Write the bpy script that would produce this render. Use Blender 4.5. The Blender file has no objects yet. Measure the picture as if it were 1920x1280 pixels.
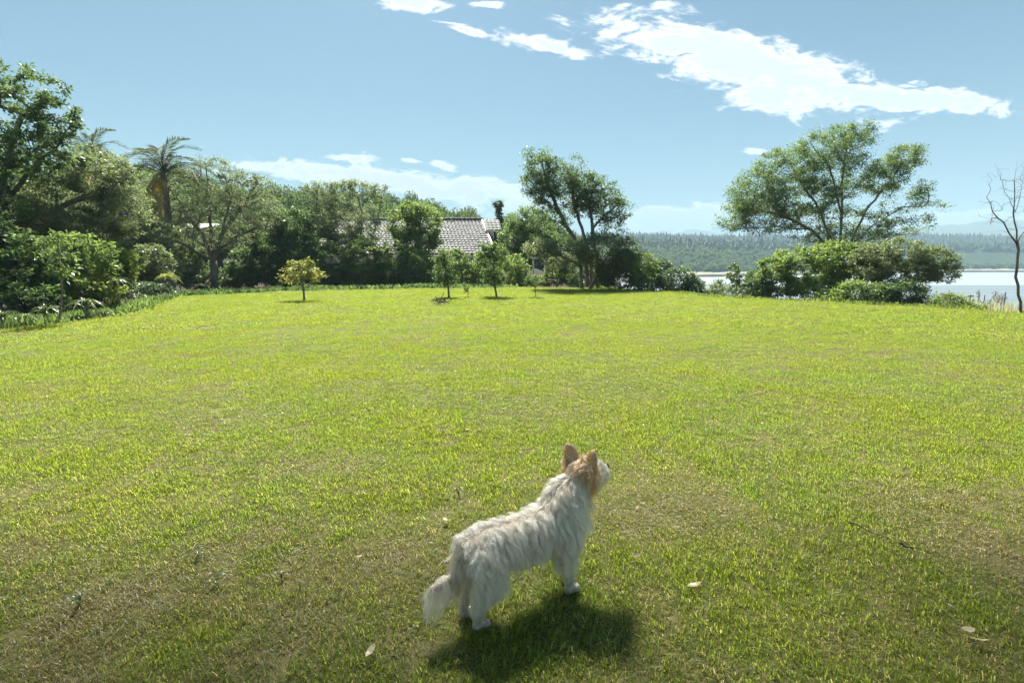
import bpy, bmesh, math, random
import numpy as np
from mathutils import Vector, Matrix

random.seed(7)
RNG = np.random.default_rng(7)
scene = bpy.context.scene
COL = scene.collection

# ------------------------------------------------------------------ camera
CAM_H = 1.5
FPX = 1000.0                      # focal length in pixels of the 1920 wide photograph
PITCH = math.radians(8.75)
cam_data = bpy.data.cameras.new('camera')
cam_data.sensor_width = 36.0
cam_data.lens = 36.0 * FPX / 1920.0
cam_data.clip_start = 0.05
cam_data.clip_end = 20000
cam = bpy.data.objects.new('camera', cam_data)
cam.location = (0, 0, CAM_H)
cam.rotation_euler = (math.pi / 2 - PITCH, 0, 0)
COL.objects.link(cam)
scene.camera = cam

# ------------------------------------------------------------------ light and exposure
SUN_AZ = math.radians(-12.0)      # from +Y, clockwise seen from above
SUN_EL = math.radians(52.0)
sun_vec = Vector((math.sin(SUN_AZ) * math.cos(SUN_EL), math.cos(SUN_AZ) * math.cos(SUN_EL), math.sin(SUN_EL)))
sd = bpy.data.lights.new('sun', 'SUN')
sd.energy = 3.5
sd.angle = math.radians(9.0)
sd.color = (1.0, 0.955, 0.88)
sun = bpy.data.objects.new('sun', sd)
sun.rotation_euler = sun_vec.to_track_quat('Z', 'Y').to_euler()
sun.location = (0, 0, 30)
COL.objects.link(sun)
scene.view_settings.view_transform = 'Standard'
scene.view_settings.look = 'None'
scene.view_settings.exposure = 2.02
scene.view_settings.gamma = 1.0
scene.view_settings.use_curve_mapping = False
SKY_STRENGTH = 0.05


def px_dir(px, py):
    u = (px - 960.0) / FPX
    v = (py - 640.0) / FPX
    c, s = math.cos(PITCH), math.sin(PITCH)
    return Vector((u, c - v * s, -s - v * c))


def at(px, py, Y):
    d = px_dir(px, py)
    t = Y / d.y
    return Vector((d.x * t, Y, CAM_H + d.z * t))


def on_flat(px, py, z=0.0):
    d = px_dir(px, py)
    t = (z - CAM_H) / d.z
    return Vector((d.x * t, d.y * t, z))


# ------------------------------------------------------------------ node helpers
def nn(nt, kind, **kw):
    n = nt.nodes.new(kind)
    for k, v in kw.items():
        setattr(n, k, v)
    return n


def lk(nt, a, b):
    nt.links.new(a, b)


def math_node(nt, op, a, b=None, clamp=False):
    n = nn(nt, 'ShaderNodeMath', operation=op, use_clamp=clamp)
    for i, v in enumerate((a, b)):
        if v is None:
            continue
        if isinstance(v, (int, float)):
            n.inputs[i].default_value = v
        else:
            lk(nt, v, n.inputs[i])
    return n.outputs[0]


def ramp(nt, fac, stops, interp='LINEAR'):
    n = nn(nt, 'ShaderNodeValToRGB')
    n.color_ramp.interpolation = interp
    e = n.color_ramp.elements
    while len(e) < len(stops):
        e.new(0.5)
    for i, (p, c) in enumerate(stops):
        e[i].position = p
        e[i].color = (c[0], c[1], c[2], 1.0) if not isinstance(c, (int, float)) else (c, c, c, 1)
    if fac is not None:
        lk(nt, fac, n.inputs[0])
    return n.outputs[0]


def mixc(nt, fac, a, b, blend='MIX'):
    n = nn(nt, 'ShaderNodeMix', data_type='RGBA', blend_type=blend)
    for sock, v in ((n.inputs[0], fac), (n.inputs[6], a), (n.inputs[7], b)):
        if isinstance(v, (int, float)):
            sock.default_value = v
        elif isinstance(v, tuple):
            sock.default_value = (v[0], v[1], v[2], 1)
        else:
            lk(nt, v, sock)
    return n.outputs[2]


def noise(nt, vec, scale, detail=4, rough=0.55, dist=0.0):
    n = nn(nt, 'ShaderNodeTexNoise')
    n.inputs['Scale'].default_value = scale
    n.inputs['Detail'].default_value = detail
    n.inputs['Roughness'].default_value = rough
    n.inputs['Distortion'].default_value = dist
    if vec is not None:
        lk(nt, vec, n.inputs['Vector'])
    return n.outputs[0]


def new_mat(name):
    m = bpy.data.materials.new(name)
    m.use_nodes = True
    nt = m.node_tree
    nt.nodes.clear()
    out = nn(nt, 'ShaderNodeOutputMaterial')
    return m, nt, out


def world_pos(nt):
    return nn(nt, 'ShaderNodeNewGeometry').outputs['Position']


# ------------------------------------------------------------------ sky with clouds
def build_world():
    w = bpy.data.worlds.new('World')
    scene.world = w
    w.use_nodes = True
    nt = w.node_tree
    nt.nodes.clear()
    out = nn(nt, 'ShaderNodeOutputWorld')
    bg = nn(nt, 'ShaderNodeBackground')
    bg.inputs['Strength'].default_value = SKY_STRENGTH
    lk(nt, bg.outputs[0], out.inputs[0])
    sky = nn(nt, 'ShaderNodeTexSky')
    sky.sky_type = 'NISHITA'
    sky.sun_disc = False
    sky.sun_elevation = SUN_EL
    sky.sun_rotation = SUN_AZ
    sky.altitude = 0
    sky.air_density = 1.0
    sky.dust_density = 1.2
    sky.ozone_density = 1.6
    tc = nn(nt, 'ShaderNodeTexCoord')
    sep = nn(nt, 'ShaderNodeSeparateXYZ')
    lk(nt, tc.outputs['Generated'], sep.inputs[0])
    dy = math_node(nt, 'MAXIMUM', math_node(nt, 'ABSOLUTE', sep.outputs[1]), 0.02)
    u0 = math_node(nt, 'DIVIDE', sep.outputs[0], dy)
    v0 = math_node(nt, 'DIVIDE', sep.outputs[2], dy)
    cmb = nn(nt, 'ShaderNodeCombineXYZ')
    lk(nt, math_node(nt, 'MULTIPLY', u0, 1.0), cmb.inputs[0])
    lk(nt, math_node(nt, 'MULTIPLY', v0, 2.6), cmb.inputs[1])
    nz = noise(nt, cmb.outputs[0], 11.0, 10, 0.66, 0.9)
    nz2 = noise(nt, cmb.outputs[0], 28.0, 6, 0.6, 0.4)
    nzl = noise(nt, cmb.outputs[0], 3.0, 3, 0.5)
    # (px, py, half length, half height, tilt in degrees downwards to the right, strength)
    ell = [(1400, 122, 330, 66, 14, 1.1), (1300, 84, 210, 36, 4, 1.0), (1680, 184, 240, 32, 4, 1.1), (1440, 180, 130, 38, 8, 1.0),
           (1030, 88, 110, 17, 13, .8), (890, 62, 75, 11, 15, .75), (770, 2, 75, 22, 4, .95), (910, 8, 38, 8, 0, .7),
           (1170, 10, 26, 9, -20, .65), (1240, 8, 26, 6, 0, .5),
           (720, 338, 330, 28, 6, .95), (650, 297, 75, 12, 0, .8), (828, 310, 38, 10, 12, .85), (775, 302, 24, 6, 8, .75),
           (860, 356, 190, 30, 3, .9), (500, 312, 90, 16, 2, .8), (980, 385, 150, 22, 0, .6),
           (1260, 412, 150, 30, -2, 1.3), (1335, 396, 70, 22, 0, 1.2), (1560, 420, 230, 20, 0, 1.1), (1840, 408, 150, 16, 0, 1.2),
           (1412, 285, 26, 6, 4, .7), (-500, 250, 300, 40, -5, .8), (2500, 300, 260, 45, 6, .8)]
    total = None
    for (px, py, a, b, tilt, st) in ell:
        d = px_dir(px, py)
        cu, cv = d.x / d.y, d.z / d.y
        e = px_dir(px + 10, py)
        g = px_dir(px, py - 10)
        su = (e.x / e.y - cu) / 10
        sv = (g.z / g.y - cv) / 10
        A, B = a * su, b * sv
        t = math.radians(-tilt)
        du = math_node(nt, 'SUBTRACT', u0, cu)
        dv = math_node(nt, 'SUBTRACT', v0, cv)
        x = math_node(nt, 'ADD', math_node(nt, 'MULTIPLY', du, math.cos(t) / A), math_node(nt, 'MULTIPLY', dv, math.sin(t) / A))
        y = math_node(nt, 'ADD', math_node(nt, 'MULTIPLY', du, -math.sin(t) / B), math_node(nt, 'MULTIPLY', dv, math.cos(t) / B))
        q = math_node(nt, 'SQRT', math_node(nt, 'ADD', math_node(nt, 'MULTIPLY', x, x), math_node(nt, 'MULTIPLY', y, y)))
        m = math_node(nt, 'MULTIPLY', math_node(nt, 'SUBTRACT', 1.0, q), st)
        total = m if total is None else math_node(nt, 'MAXIMUM', total, m)
    total = math_node(nt, 'MAXIMUM', total, -.8)
    f = math_node(nt, 'ADD', math_node(nt, 'MULTIPLY', total, 1.45), math_node(nt, 'MULTIPLY', math_node(nt, 'SUBTRACT', nz, 0.475), 3.3))
    f = math_node(nt, 'ADD', f, math_node(nt, 'MULTIPLY', math_node(nt, 'SUBTRACT', nz2, 0.5), 1.6))
    mr = nn(nt, 'ShaderNodeMapRange', interpolation_type='SMOOTHSTEP')
    mr.inputs[1].default_value = 0.06
    mr.inputs[2].default_value = 0.75
    lk(nt, f, mr.inputs[0])
    cloud_shape = math_node(nt, 'MULTIPLY', mr.outputs[0], 0.93)
    # cloud body by density; sky multiplied by a dark teal that dims its light
    body = ramp(nt, f, [(0.1, (5.6, 5.8, 5.9)), (0.45, (7.4, 7.3, 7.1)), (0.75, (6.4, 6.4, 6.4)), (1.0, (5.2, 5.3, 5.4))])
    tint = mixc(nt, 1.0, sky.outputs[0], (0.255, 0.38, 0.41), 'MULTIPLY')
    col = mixc(nt, cloud_shape, tint, body)
    lk(nt, col, bg.inputs[0])
    w.cycles.sampling_method = 'MANUAL'
    w.cycles.sample_map_resolution = 1024


build_world()
scene.cycles.max_bounces = 14
scene.cycles.diffuse_bounces = 5
scene.cycles.glossy_bounces = 6
scene.cycles.transmission_bounces = 10
scene.cycles.transparent_max_bounces = 8
scene.cycles.volume_bounces = 1
scene.cycles.sample_clamp_indirect = 6.0
scene.cycles.caustics_reflective = False
scene.cycles.caustics_refractive = False


# ------------------------------------------------------------------ mesh helpers
def link(o, parent=None):
    COL.objects.link(o)
    if parent is not None:
        o.parent = parent
    return o


def tag(o, label=None, cat=None, group=None, kind=None):
    if label:
        o['label'] = label
    if cat:
        o['category'] = cat
    if group:
        o['group'] = group
    if kind:
        o['kind'] = kind
    return o


def empty(name, loc, rz=0.0):
    o = bpy.data.objects.new(name, None)
    o.location = loc
    o.rotation_euler = (0, 0, rz)
    o.empty_display_size = 0.1
    return link(o)


def np_mesh(name, verts, quads=None, tris=None, mat=None, attrs=None, smooth=False):
    verts = np.asarray(verts, dtype=np.float32).reshape(-1, 3)
    q = np.zeros((0, 4), np.int32) if quads is None or len(quads) == 0 else np.asarray(quads, np.int32).reshape(-1, 4)
    t = np.zeros((0, 3), np.int32) if tris is None or len(tris) == 0 else np.asarray(tris, np.int32).reshape(-1, 3)
    me = bpy.data.meshes.new(name)
    me.vertices.add(len(verts))
    me.vertices.foreach_set('co', verts.ravel())
    nl = q.size + t.size
    me.loops.add(nl)
    me.loops.foreach_set('vertex_index', np.concatenate([q.ravel(), t.ravel()]).astype(np.int32))
    me.polygons.add(len(q) + len(t))
    starts = np.concatenate([np.arange(len(q)) * 4, q.size + np.arange(len(t)) * 3]).astype(np.int32)
    me.polygons.foreach_set('loop_start', starts)
    if smooth:
        me.polygons.foreach_set('use_smooth', np.ones(len(q) + len(t), dtype=bool))
    me.update(calc_edges=True)
    for k, v in (attrs or {}).items():
        v = np.asarray(v, np.float32)
        if v.ndim == 1:
            a = me.attributes.new(k, 'FLOAT', 'POINT')
            a.data.foreach_set('value', v)
        else:
            a = me.attributes.new(k, 'FLOAT_COLOR', 'POINT')
            a.data.foreach_set('color', v.ravel())
    if mat:
        me.materials.append(mat)
    return me


class Geo:
    """Collects pieces of one mesh."""
    def __init__(self):
        self.v, self.q, self.t, self.n = [], [], [], 0
        self.tint = []

    def add(self, verts, quads=None, tris=None, tint=0.5):
        verts = np.asarray(verts, np.float32).reshape(-1, 3)
        if quads is not None and len(quads):
            self.q.append(np.asarray(quads, np.int64).reshape(-1, 4) + self.n)
        if tris is not None and len(tris):
            self.t.append(np.asarray(tris, np.int64).reshape(-1, 3) + self.n)
        self.v.append(verts)
        self.tint.append(np.broadcast_to(np.asarray(tint, np.float32), (len(verts),)))
        self.n += len(verts)

    def box(self, lo, hi, tint=0.5):
        x0, y0, z0 = lo
        x1, y1, z1 = hi
        self.add([(x0, y0, z0), (x1, y0, z0), (x1, y1, z0), (x0, y1, z0), (x0, y0, z1), (x1, y0, z1), (x1, y1, z1), (x0, y1, z1)],
                 [(0, 3, 2, 1), (4, 5, 6, 7), (0, 1, 5, 4), (1, 2, 6, 5), (2, 3, 7, 6), (3, 0, 4, 7)], tint=tint)

    def tube(self, pts, radii, sides=6, cap=True, tint=0.5):
        pts = np.asarray(pts, np.float64)
        radii = np.asarray(radii, np.float64)
        n = len(pts)
        tang = np.gradient(pts, axis=0)
        tang /= np.linalg.norm(tang, axis=1)[:, None] + 1e-9
        ref = np.array([0.31, 0.95, 0.05]) if abs(tang[0][2]) > .6 else np.array([0.05, 0.1, 0.99])
        a = np.cross(tang, ref)
        a /= np.linalg.norm(a, axis=1)[:, None] + 1e-9
        b = np.cross(tang, a)
        th = np.arange(sides) * 2 * np.pi / sides
        ring = (np.cos(th)[None, :, None] * a[:, None, :] + np.sin(th)[None, :, None] * b[:, None, :]) * radii[:, None, None] + pts[:, None, :]
        idx = np.arange(n * sides).reshape(n, sides)
        q = np.stack([idx[:-1], np.roll(idx[:-1], -1, 1), np.roll(idx[1:], -1, 1), idx[1:]], -1).reshape(-1, 4)
        v = ring.reshape(-1, 3)
        tr = None
        if cap:
            v = np.vstack([v, pts[-1:] + tang[-1:] * radii[-1] * .6])
            k = n * sides
            tr = [(idx[-1][i], idx[-1][(i + 1) % sides], k) for i in range(sides)]
        self.add(v, q, tr, tint)

    def mesh(self, name, mat=None, smooth=False):
        return np_mesh(name, np.vstack(self.v) if self.v else np.zeros((0, 3)), np.vstack(self.q) if self.q else None,
                       np.vstack(self.t) if self.t else None, mat, {'tint': np.concatenate(self.tint)}, smooth)

    def obj(self, name, mat, parent=None, smooth=False):
        return link(bpy.data.objects.new(name, self.mesh(name, mat, smooth)), parent)


def _hash(ix, iy, seed):
    h = (ix * 374761393 + iy * 668265263 + seed * 974711) & 0xFFFFFFFF
    h = ((h ^ (h >> 13)) * 1274126177) & 0xFFFFFFFF
    return ((h ^ (h >> 16)) & 0xFFFF) / 65535.0


def vnoise(x, y, seed=0):
    x = np.asarray(x, np.float64)
    y = np.asarray(y, np.float64)
    ix = np.floor(x).astype(np.int64)
    iy = np.floor(y).astype(np.int64)
    fx = x - ix
    fy = y - iy
    fx = fx * fx * (3 - 2 * fx)
    fy = fy * fy * (3 - 2 * fy)
    a = _hash(ix, iy, seed) * (1 - fx) + _hash(ix + 1, iy, seed) * fx
    b = _hash(ix, iy + 1, seed) * (1 - fx) + _hash(ix + 1, iy + 1, seed) * fx
    return a * (1 - fy) + b * fy


def fbm(x, y, seed=0, octaves=4):
    s, amp, tot = 0, 1.0, 0
    for i in range(octaves):
        s = s + amp * vnoise(np.asarray(x) * 2 ** i, np.asarray(y) * 2 ** i, seed + i * 17)
        tot += amp
        amp *= .55
    return s / tot


def sstep(a, b, x):
    t = np.clip((np.asarray(x, np.float64) - a) / (b - a), 0, 1)
    return t * t * (3 - 2 * t)


# ------------------------------------------------------------------ materials
def leaf_mat(name, dark, mid, light, trans=0.42, gloss=0.35, rough=0.42, warm=1.0):
    m, nt, out = new_mat(name)
    at_ = nn(nt, 'ShaderNodeAttribute', attribute_name='tint')
    pos = world_pos(nt)
    n1 = noise(nt, pos, 0.9, 3)
    f = math_node(nt, 'ADD', math_node(nt, 'MULTIPLY', at_.outputs['Fac'], 0.7), math_node(nt, 'MULTIPLY', math_node(nt, 'SUBTRACT', n1, 0.5), 0.9), True)
    f = math_node(nt, 'ADD', f, 0.12, True)
    col = ramp(nt, f, [(0.0, dark), (0.5, mid), (1.0, light)])
    hs = nn(nt, 'ShaderNodeHueSaturation')
    hs.inputs['Saturation'].default_value = .82
    hs.inputs['Value'].default_value = 1.1
    lk(nt, col, hs.inputs['Color'])
    col = hs.outputs[0]
    p = nn(nt, 'ShaderNodeBsdfPrincipled')
    lk(nt, col, p.inputs['Base Color'])
    p.inputs['Roughness'].default_value = rough
    p.inputs['Specular IOR Level'].default_value = gloss
    tcol = mixc(nt, 1.0, col, (1.95 * warm, 2.0, 1.2), 'MULTIPLY')
    t = nn(nt, 'ShaderNodeBsdfTranslucent')
    lk(nt, tcol, t.inputs[0])
    mx = nn(nt, 'ShaderNodeMixShader')
    mx.inputs[0].default_value = trans
    lk(nt, p.outputs[0], mx.inputs[1])
    lk(nt, t.outputs[0], mx.inputs[2])
    lk(nt, mx.outputs[0], out.inputs[0])
    return m


def rough_mat(name, c1, c2, scale=6.0, rough=0.85, bump=0.0, stretch=None, c3=None):
    m, nt, out = new_mat(name)
    pos = world_pos(nt)
    if stretch:
        mp = nn(nt, 'ShaderNodeMapping')
        mp.inputs['Scale'].default_value = stretch
        lk(nt, pos, mp.inputs[0])
        pos = mp.outputs[0]
    n1 = noise(nt, pos, scale, 6, 0.65)
    stops = [(0.3, c1), (0.7, c2)] if c3 is None else [(0.25, c1), (0.5, c2), (0.75, c3)]
    col = ramp(nt, n1, stops)
    p = nn(nt, 'ShaderNodeBsdfPrincipled')
    lk(nt, col, p.inputs['Base Color'])
    p.inputs['Roughness'].default_value = rough
    p.inputs['Specular IOR Level'].default_value = 0.25
    if bump:
        b = nn(nt, 'ShaderNodeBump')
        b.inputs['Strength'].default_value = bump
        b.inputs['Distance'].default_value = 0.02
        lk(nt, noise(nt, pos, scale * 4, 5), b.inputs['Height'])
        lk(nt, b.outputs[0], p.inputs['Normal'])
    lk(nt, p.outputs[0], out.inputs[0])
    return m


M = {}
M['leaf_dark'] = leaf_mat('leaf_dark', (0.042, 0.078, 0.028), (0.076, 0.132, 0.042), (0.130, 0.195, 0.059), .52)
M['leaf_mid'] = leaf_mat('leaf_mid', (0.057, 0.100, 0.031), (0.099, 0.165, 0.045), (0.177, 0.236, 0.065), .52)
M['leaf_grey'] = leaf_mat('leaf_grey', (0.077, 0.109, 0.059), (0.130, 0.171, 0.088), (0.206, 0.248, 0.130), .52, .4)
M['leaf_fresh'] = leaf_mat('leaf_fresh', (.07, .12, .016), (.13, .19, .026), (.23, .26, .04), .52)
M['leaf_yellow'] = leaf_mat('leaf_yellow', (.09, .12, .015), (.20, .22, .03), (.36, .30, .03), .5)
M['leaf_bronze'] = leaf_mat('leaf_bronze', (.05, .06, .025), (.10, .10, .045), (.17, .12, .06), .38)
M['leaf_blue'] = leaf_mat('leaf_blue', (0.035, 0.066, 0.040), (0.065, 0.112, 0.064), (0.106, 0.165, 0.088), .52, .5)
M['leaf_bush'] = leaf_mat('leaf_bush', (0.077, 0.130, 0.028), (0.136, 0.206, 0.042), (0.224, 0.277, 0.065), .52)
M['palm_leaf'] = leaf_mat('palm_leaf', (.04, .065, .03), (.07, .10, .045), (.12, .145, .065), .3, .15, .6)
M['dead_frond'] = leaf_mat('dead_frond', (.22, .13, .03), (.38, .25, .05), (.5, .38, .08), .45)
M['strap_leaf'] = leaf_mat('strap_leaf', (.05, .085, .03), (.10, .14, .045), (.17, .21, .08), .35, .6, .35)
M['bark'] = rough_mat('bark', (.11, .092, .072), (.27, .235, .19), 7, .9, .5, (1, 1, .35))
M['bark_pale'] = rough_mat('bark_pale', (.16, .14, .11), (.36, .33, .28), 9, .85, .4, (1, 1, .3))
M['bark_dark'] = rough_mat('bark_dark', (.04, .032, .025), (.11, .09, .07), 8, .9, .4, (1, 1, .4))
M['white_paint'] = rough_mat('white_paint', (.68, .68, .66), (.8, .8, .78), 3, .5)
M['pale_roof'] = rough_mat('pale_roof', (.32, .33, .33), (.42, .43, .43), 3, .6)
M['wood_grey'] = rough_mat('wood_grey', (.10, .085, .07), (.2, .17, .14), 20, .85)


# ------------------------------------------------------------------ terrain
edge_px = [(0, 622), (120, 606), (240, 588), (335, 556), (520, 547), (760, 543), (1100, 540), (1240, 548), (1330, 557), (1500, 566), (1735, 577), (1918, 590)]
_e = [on_flat(*p) for p in edge_px]
E_AZ = np.array([math.degrees(math.atan2(p.x, p.y)) for p in _e])
E_R = np.array([math.hypot(p.x, p.y) for p in _e])
E_AZ = np.concatenate([[-180, -70], E_AZ, [75, 180]])
E_R = np.concatenate([[9, 10], E_R, [16, 14]])


def lawn_r(az):
    return np.interp(az, E_AZ, E_R)


WATER_Z = -8.4


def terrain_z(x, y):
    x = np.asarray(x, np.float64)
    y = np.asarray(y, np.float64)
    r = np.hypot(x, y)
    az = np.degrees(np.arctan2(x, y))
    R = lawn_r(az)
    und = (fbm(x * .25 + 9, y * .25 + 4, 3, 3) - .5) * .10 * sstep(2.5, 9, r) + (fbm(x * 1.7, y * 1.7, 5, 3) - .5) * .05
    # land on the side of the house, climbing to a wooded hill
    zl = 11 * sstep(44, 125, r) * (0.72 + 0.5 * fbm(az * .09 + 3, r * .01, 21, 2)) * (1 - .5 * sstep(-17, 2, az)) + 25 * sstep(250, 900, r)
    zl = zl - 0.5 * sstep(30, 36, r) * (1 - sstep(44, 60, r))
    # land that falls to the lagoon and climbs again on the far shore
    drop = 0.55 * sstep(0.0, 5.0, r - R) + (abs(WATER_Z) + .2) * sstep(2.0, 62.0, r - R)
    shore = np.interp(az, [-10, 10, 21, 30, 42, 55, 100], [300, 310, 335, 420, 572, 640, 640])
    rs = r - shore
    ridge1 = 21 * sstep(0, 170, rs) * (1 + .25 * (fbm(az * .11, 1.3, 9, 3) - .5))
    ridge2 = 17 * sstep(200, 520, rs) * (1 + .35 * (fbm(az * .13 + 7, 4.1, 11, 3) - .5))
    far = 30 * sstep(700, 1500, rs)
    hills = 0.9 * sstep(-6, 4, rs) + ridge1 + ridge2 + far
    zr = -drop + hills
    w = sstep(1.5, 13, az) * (1 - sstep(75, 110, az))
    return und * (1 - sstep(30, 60, r)) + zl * (1 - w) * (1 - sstep(60, 100, np.abs(az))) + zr * w


def tz(x, y):
    return float(terrain_z(np.array([x]), np.array([y]))[0])


def ground_mat():
    m, nt, out = new_mat('ground')
    pos = world_pos(nt)
    bed = nn(nt, 'ShaderNodeAttribute', attribute_name='bed').outputs['Fac']
    far = nn(nt, 'ShaderNodeAttribute', attribute_name='far').outputs['Fac']
    n1 = noise(nt, pos, 0.55, 5, 0.6)
    n2 = noise(nt, pos, 6.0, 6, 0.7)
    n3 = noise(nt, pos, 60.0, 4, 0.7)
    thatch = ramp(nt, n2, [(0.25, (.06, .052, .025)), (0.5, (.12, .10, .05)), (0.75, (.20, .16, .09))])
    lush = ramp(nt, n2, [(0.25, (.06, .068, .02)), (0.6, (.11, .115, .035)), (0.85, (.17, .155, .065))])
    lawn = mixc(nt, ramp(nt, n1, [(0.4, 0.0), (0.62, 1.0)]), lush, thatch)
    lawn = mixc(nt, ramp(nt, n3, [(0.35, 0.0), (0.75, 0.6)]), lawn, (.16, .12, .06))
    soil = ramp(nt, n2, [(0.25, (.035, .027, .018)), (0.6, (.08, .06, .04)), (0.85, (.07, .085, .03))])
    wood = ramp(nt, n1, [(0.3, (.02, .04, .018)), (0.7, (.045, .07, .03))])
    col = mixc(nt, bed, lawn, soil)
    col = mixc(nt, far, col, wood)
    p = nn(nt, 'ShaderNodeBsdfPrincipled')
    lk(nt, col, p.inputs['Base Color'])
    p.inputs['Roughness'].default_value = 0.95
    p.inputs['Specular IOR Level'].default_value = 0.1
    b = nn(nt, 'ShaderNodeBump')
    b.inputs['Strength'].default_value = 0.6
    b.inputs['Distance'].default_value = 0.02
    lk(nt, n2, b.inputs['Height'])
    lk(nt, b.outputs[0], p.inputs['Normal'])
    lk(nt, p.outputs[0], out.inputs[0])
    return m


def build_ground():
    az = np.concatenate([np.arange(-60, 60, 0.5), np.arange(60, 300, 4.0)])
    rad = [0.4]
    while rad[-1] < 3300:
        rad.append(rad[-1] * (1.055 if rad[-1] < 60 else 1.07))
    rad = np.array(rad)
    A, Rr = np.meshgrid(np.radians(az), rad)
    x = Rr * np.sin(A)
    y = Rr * np.cos(A)
    z = terrain_z(x, y)
    n, k = x.shape
    verts = np.stack([x, y, z], -1).reshape(-1, 3)
    idx = np.arange(n * k).reshape(n, k)
    q = np.stack([idx[:-1], idx[1:], np.roll(idx[1:], -1, 1), np.roll(idx[:-1], -1, 1)], -1).reshape(-1, 4)
    verts = np.vstack([verts, [[0, 0, tz(0, 0)]]])
    c = n * k
    t = np.array([(idx[0][(i + 1) % k], c, idx[0][i]) for i in range(k)])
    azd = (np.degrees(A) + 180) % 360 - 180
    bed = sstep(0.0, 0.5, Rr - lawn_r(azd) + (fbm(x * .8, y * .8, 31, 3) - .5) * .9).ravel()
    far = sstep(45, 70, Rr).ravel()
    me = np_mesh('ground', verts, q, t, ground_mat(), {'bed': np.append(bed, 0), 'far': np.append(far, 0)}, True)
    # faces must look up
    me.flip_normals() if me.polygons[0].normal.z < 0 else None
    tag(link(bpy.data.objects.new('ground', me)), 'undulating lawn, planting beds and hillsides', None, None, 'structure')


build_ground()


# ------------------------------------------------------------------ lagoon and its flats
def build_water():
    m, nt, out = new_mat('water')
    p = nn(nt, 'ShaderNodeBsdfPrincipled')
    p.inputs['Base Color'].default_value = (.30, .35, .38, 1)  # pale base colour stands in for the bright sky mirrored in the water
    p.inputs['Roughness'].default_value = 0.42
    p.inputs['Specular IOR Level'].default_value = 0.9
    p.inputs['IOR'].default_value = 1.6
    mp = nn(nt, 'ShaderNodeMapping')
    mp.inputs['Scale'].default_value = (.12, .5, 1)
    lk(nt, world_pos(nt), mp.inputs[0])
    b = nn(nt, 'ShaderNodeBump')
    b.inputs['Strength'].default_value = 0.25
    b.inputs['Distance'].default_value = 0.3
    lk(nt, noise(nt, mp.outputs[0], 1.0, 4), b.inputs['Height'])
    lk(nt, b.outputs[0], p.inputs['Normal'])
    lk(nt, p.outputs[0], out.inputs[0])
    me = np_mesh('lake', [(-20, 60, WATER_Z), (900, 60, WATER_Z), (900, 700, WATER_Z), (-20, 700, WATER_Z)], [(0, 1, 2, 3)], None, m)
    tag(link(bpy.data.objects.new('lake', me)), 'calm bright lagoon below the garden', None, None, 'structure')
    # wet flats on the near side, their far rim lies straight across
    mud, nt, out = new_mat('wet_mud')
    p = nn(nt, 'ShaderNodeBsdfPrincipled')
    mp = nn(nt, 'ShaderNodeMapping')
    mp.inputs['Scale'].default_value = (.03, .25, 1)
    lk(nt, world_pos(nt), mp.inputs[0])
    lk(nt, ramp(nt, noise(nt, mp.outputs[0], 1.0, 5), [(0.3, (.10, .145, .165)), (0.7, (.15, .20, .215))]), p.inputs['Base Color'])
    p.inputs['Roughness'].default_value = 0.75
    lk(nt, p.outputs[0], out.inputs[0])
    xs = np.linspace(0, 500, 40)
    edge = 208 + (fbm(xs * .02, xs * 0, 77, 3) - .5) * 5
    v = [(x, 60, WATER_Z + .05) for x in xs] + [(x, e, WATER_Z + .05) for x, e in zip(xs, edge)]
    q = [(i, i + 1, 41 + i, 40 + i) for i in range(39)]
    tag(link(bpy.data.objects.new('tidal_flat', np_mesh('tidal_flat', v, q, None, mud))), 'blue grey wet flats before the open water', None, None, 'structure')


build_water()


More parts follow.
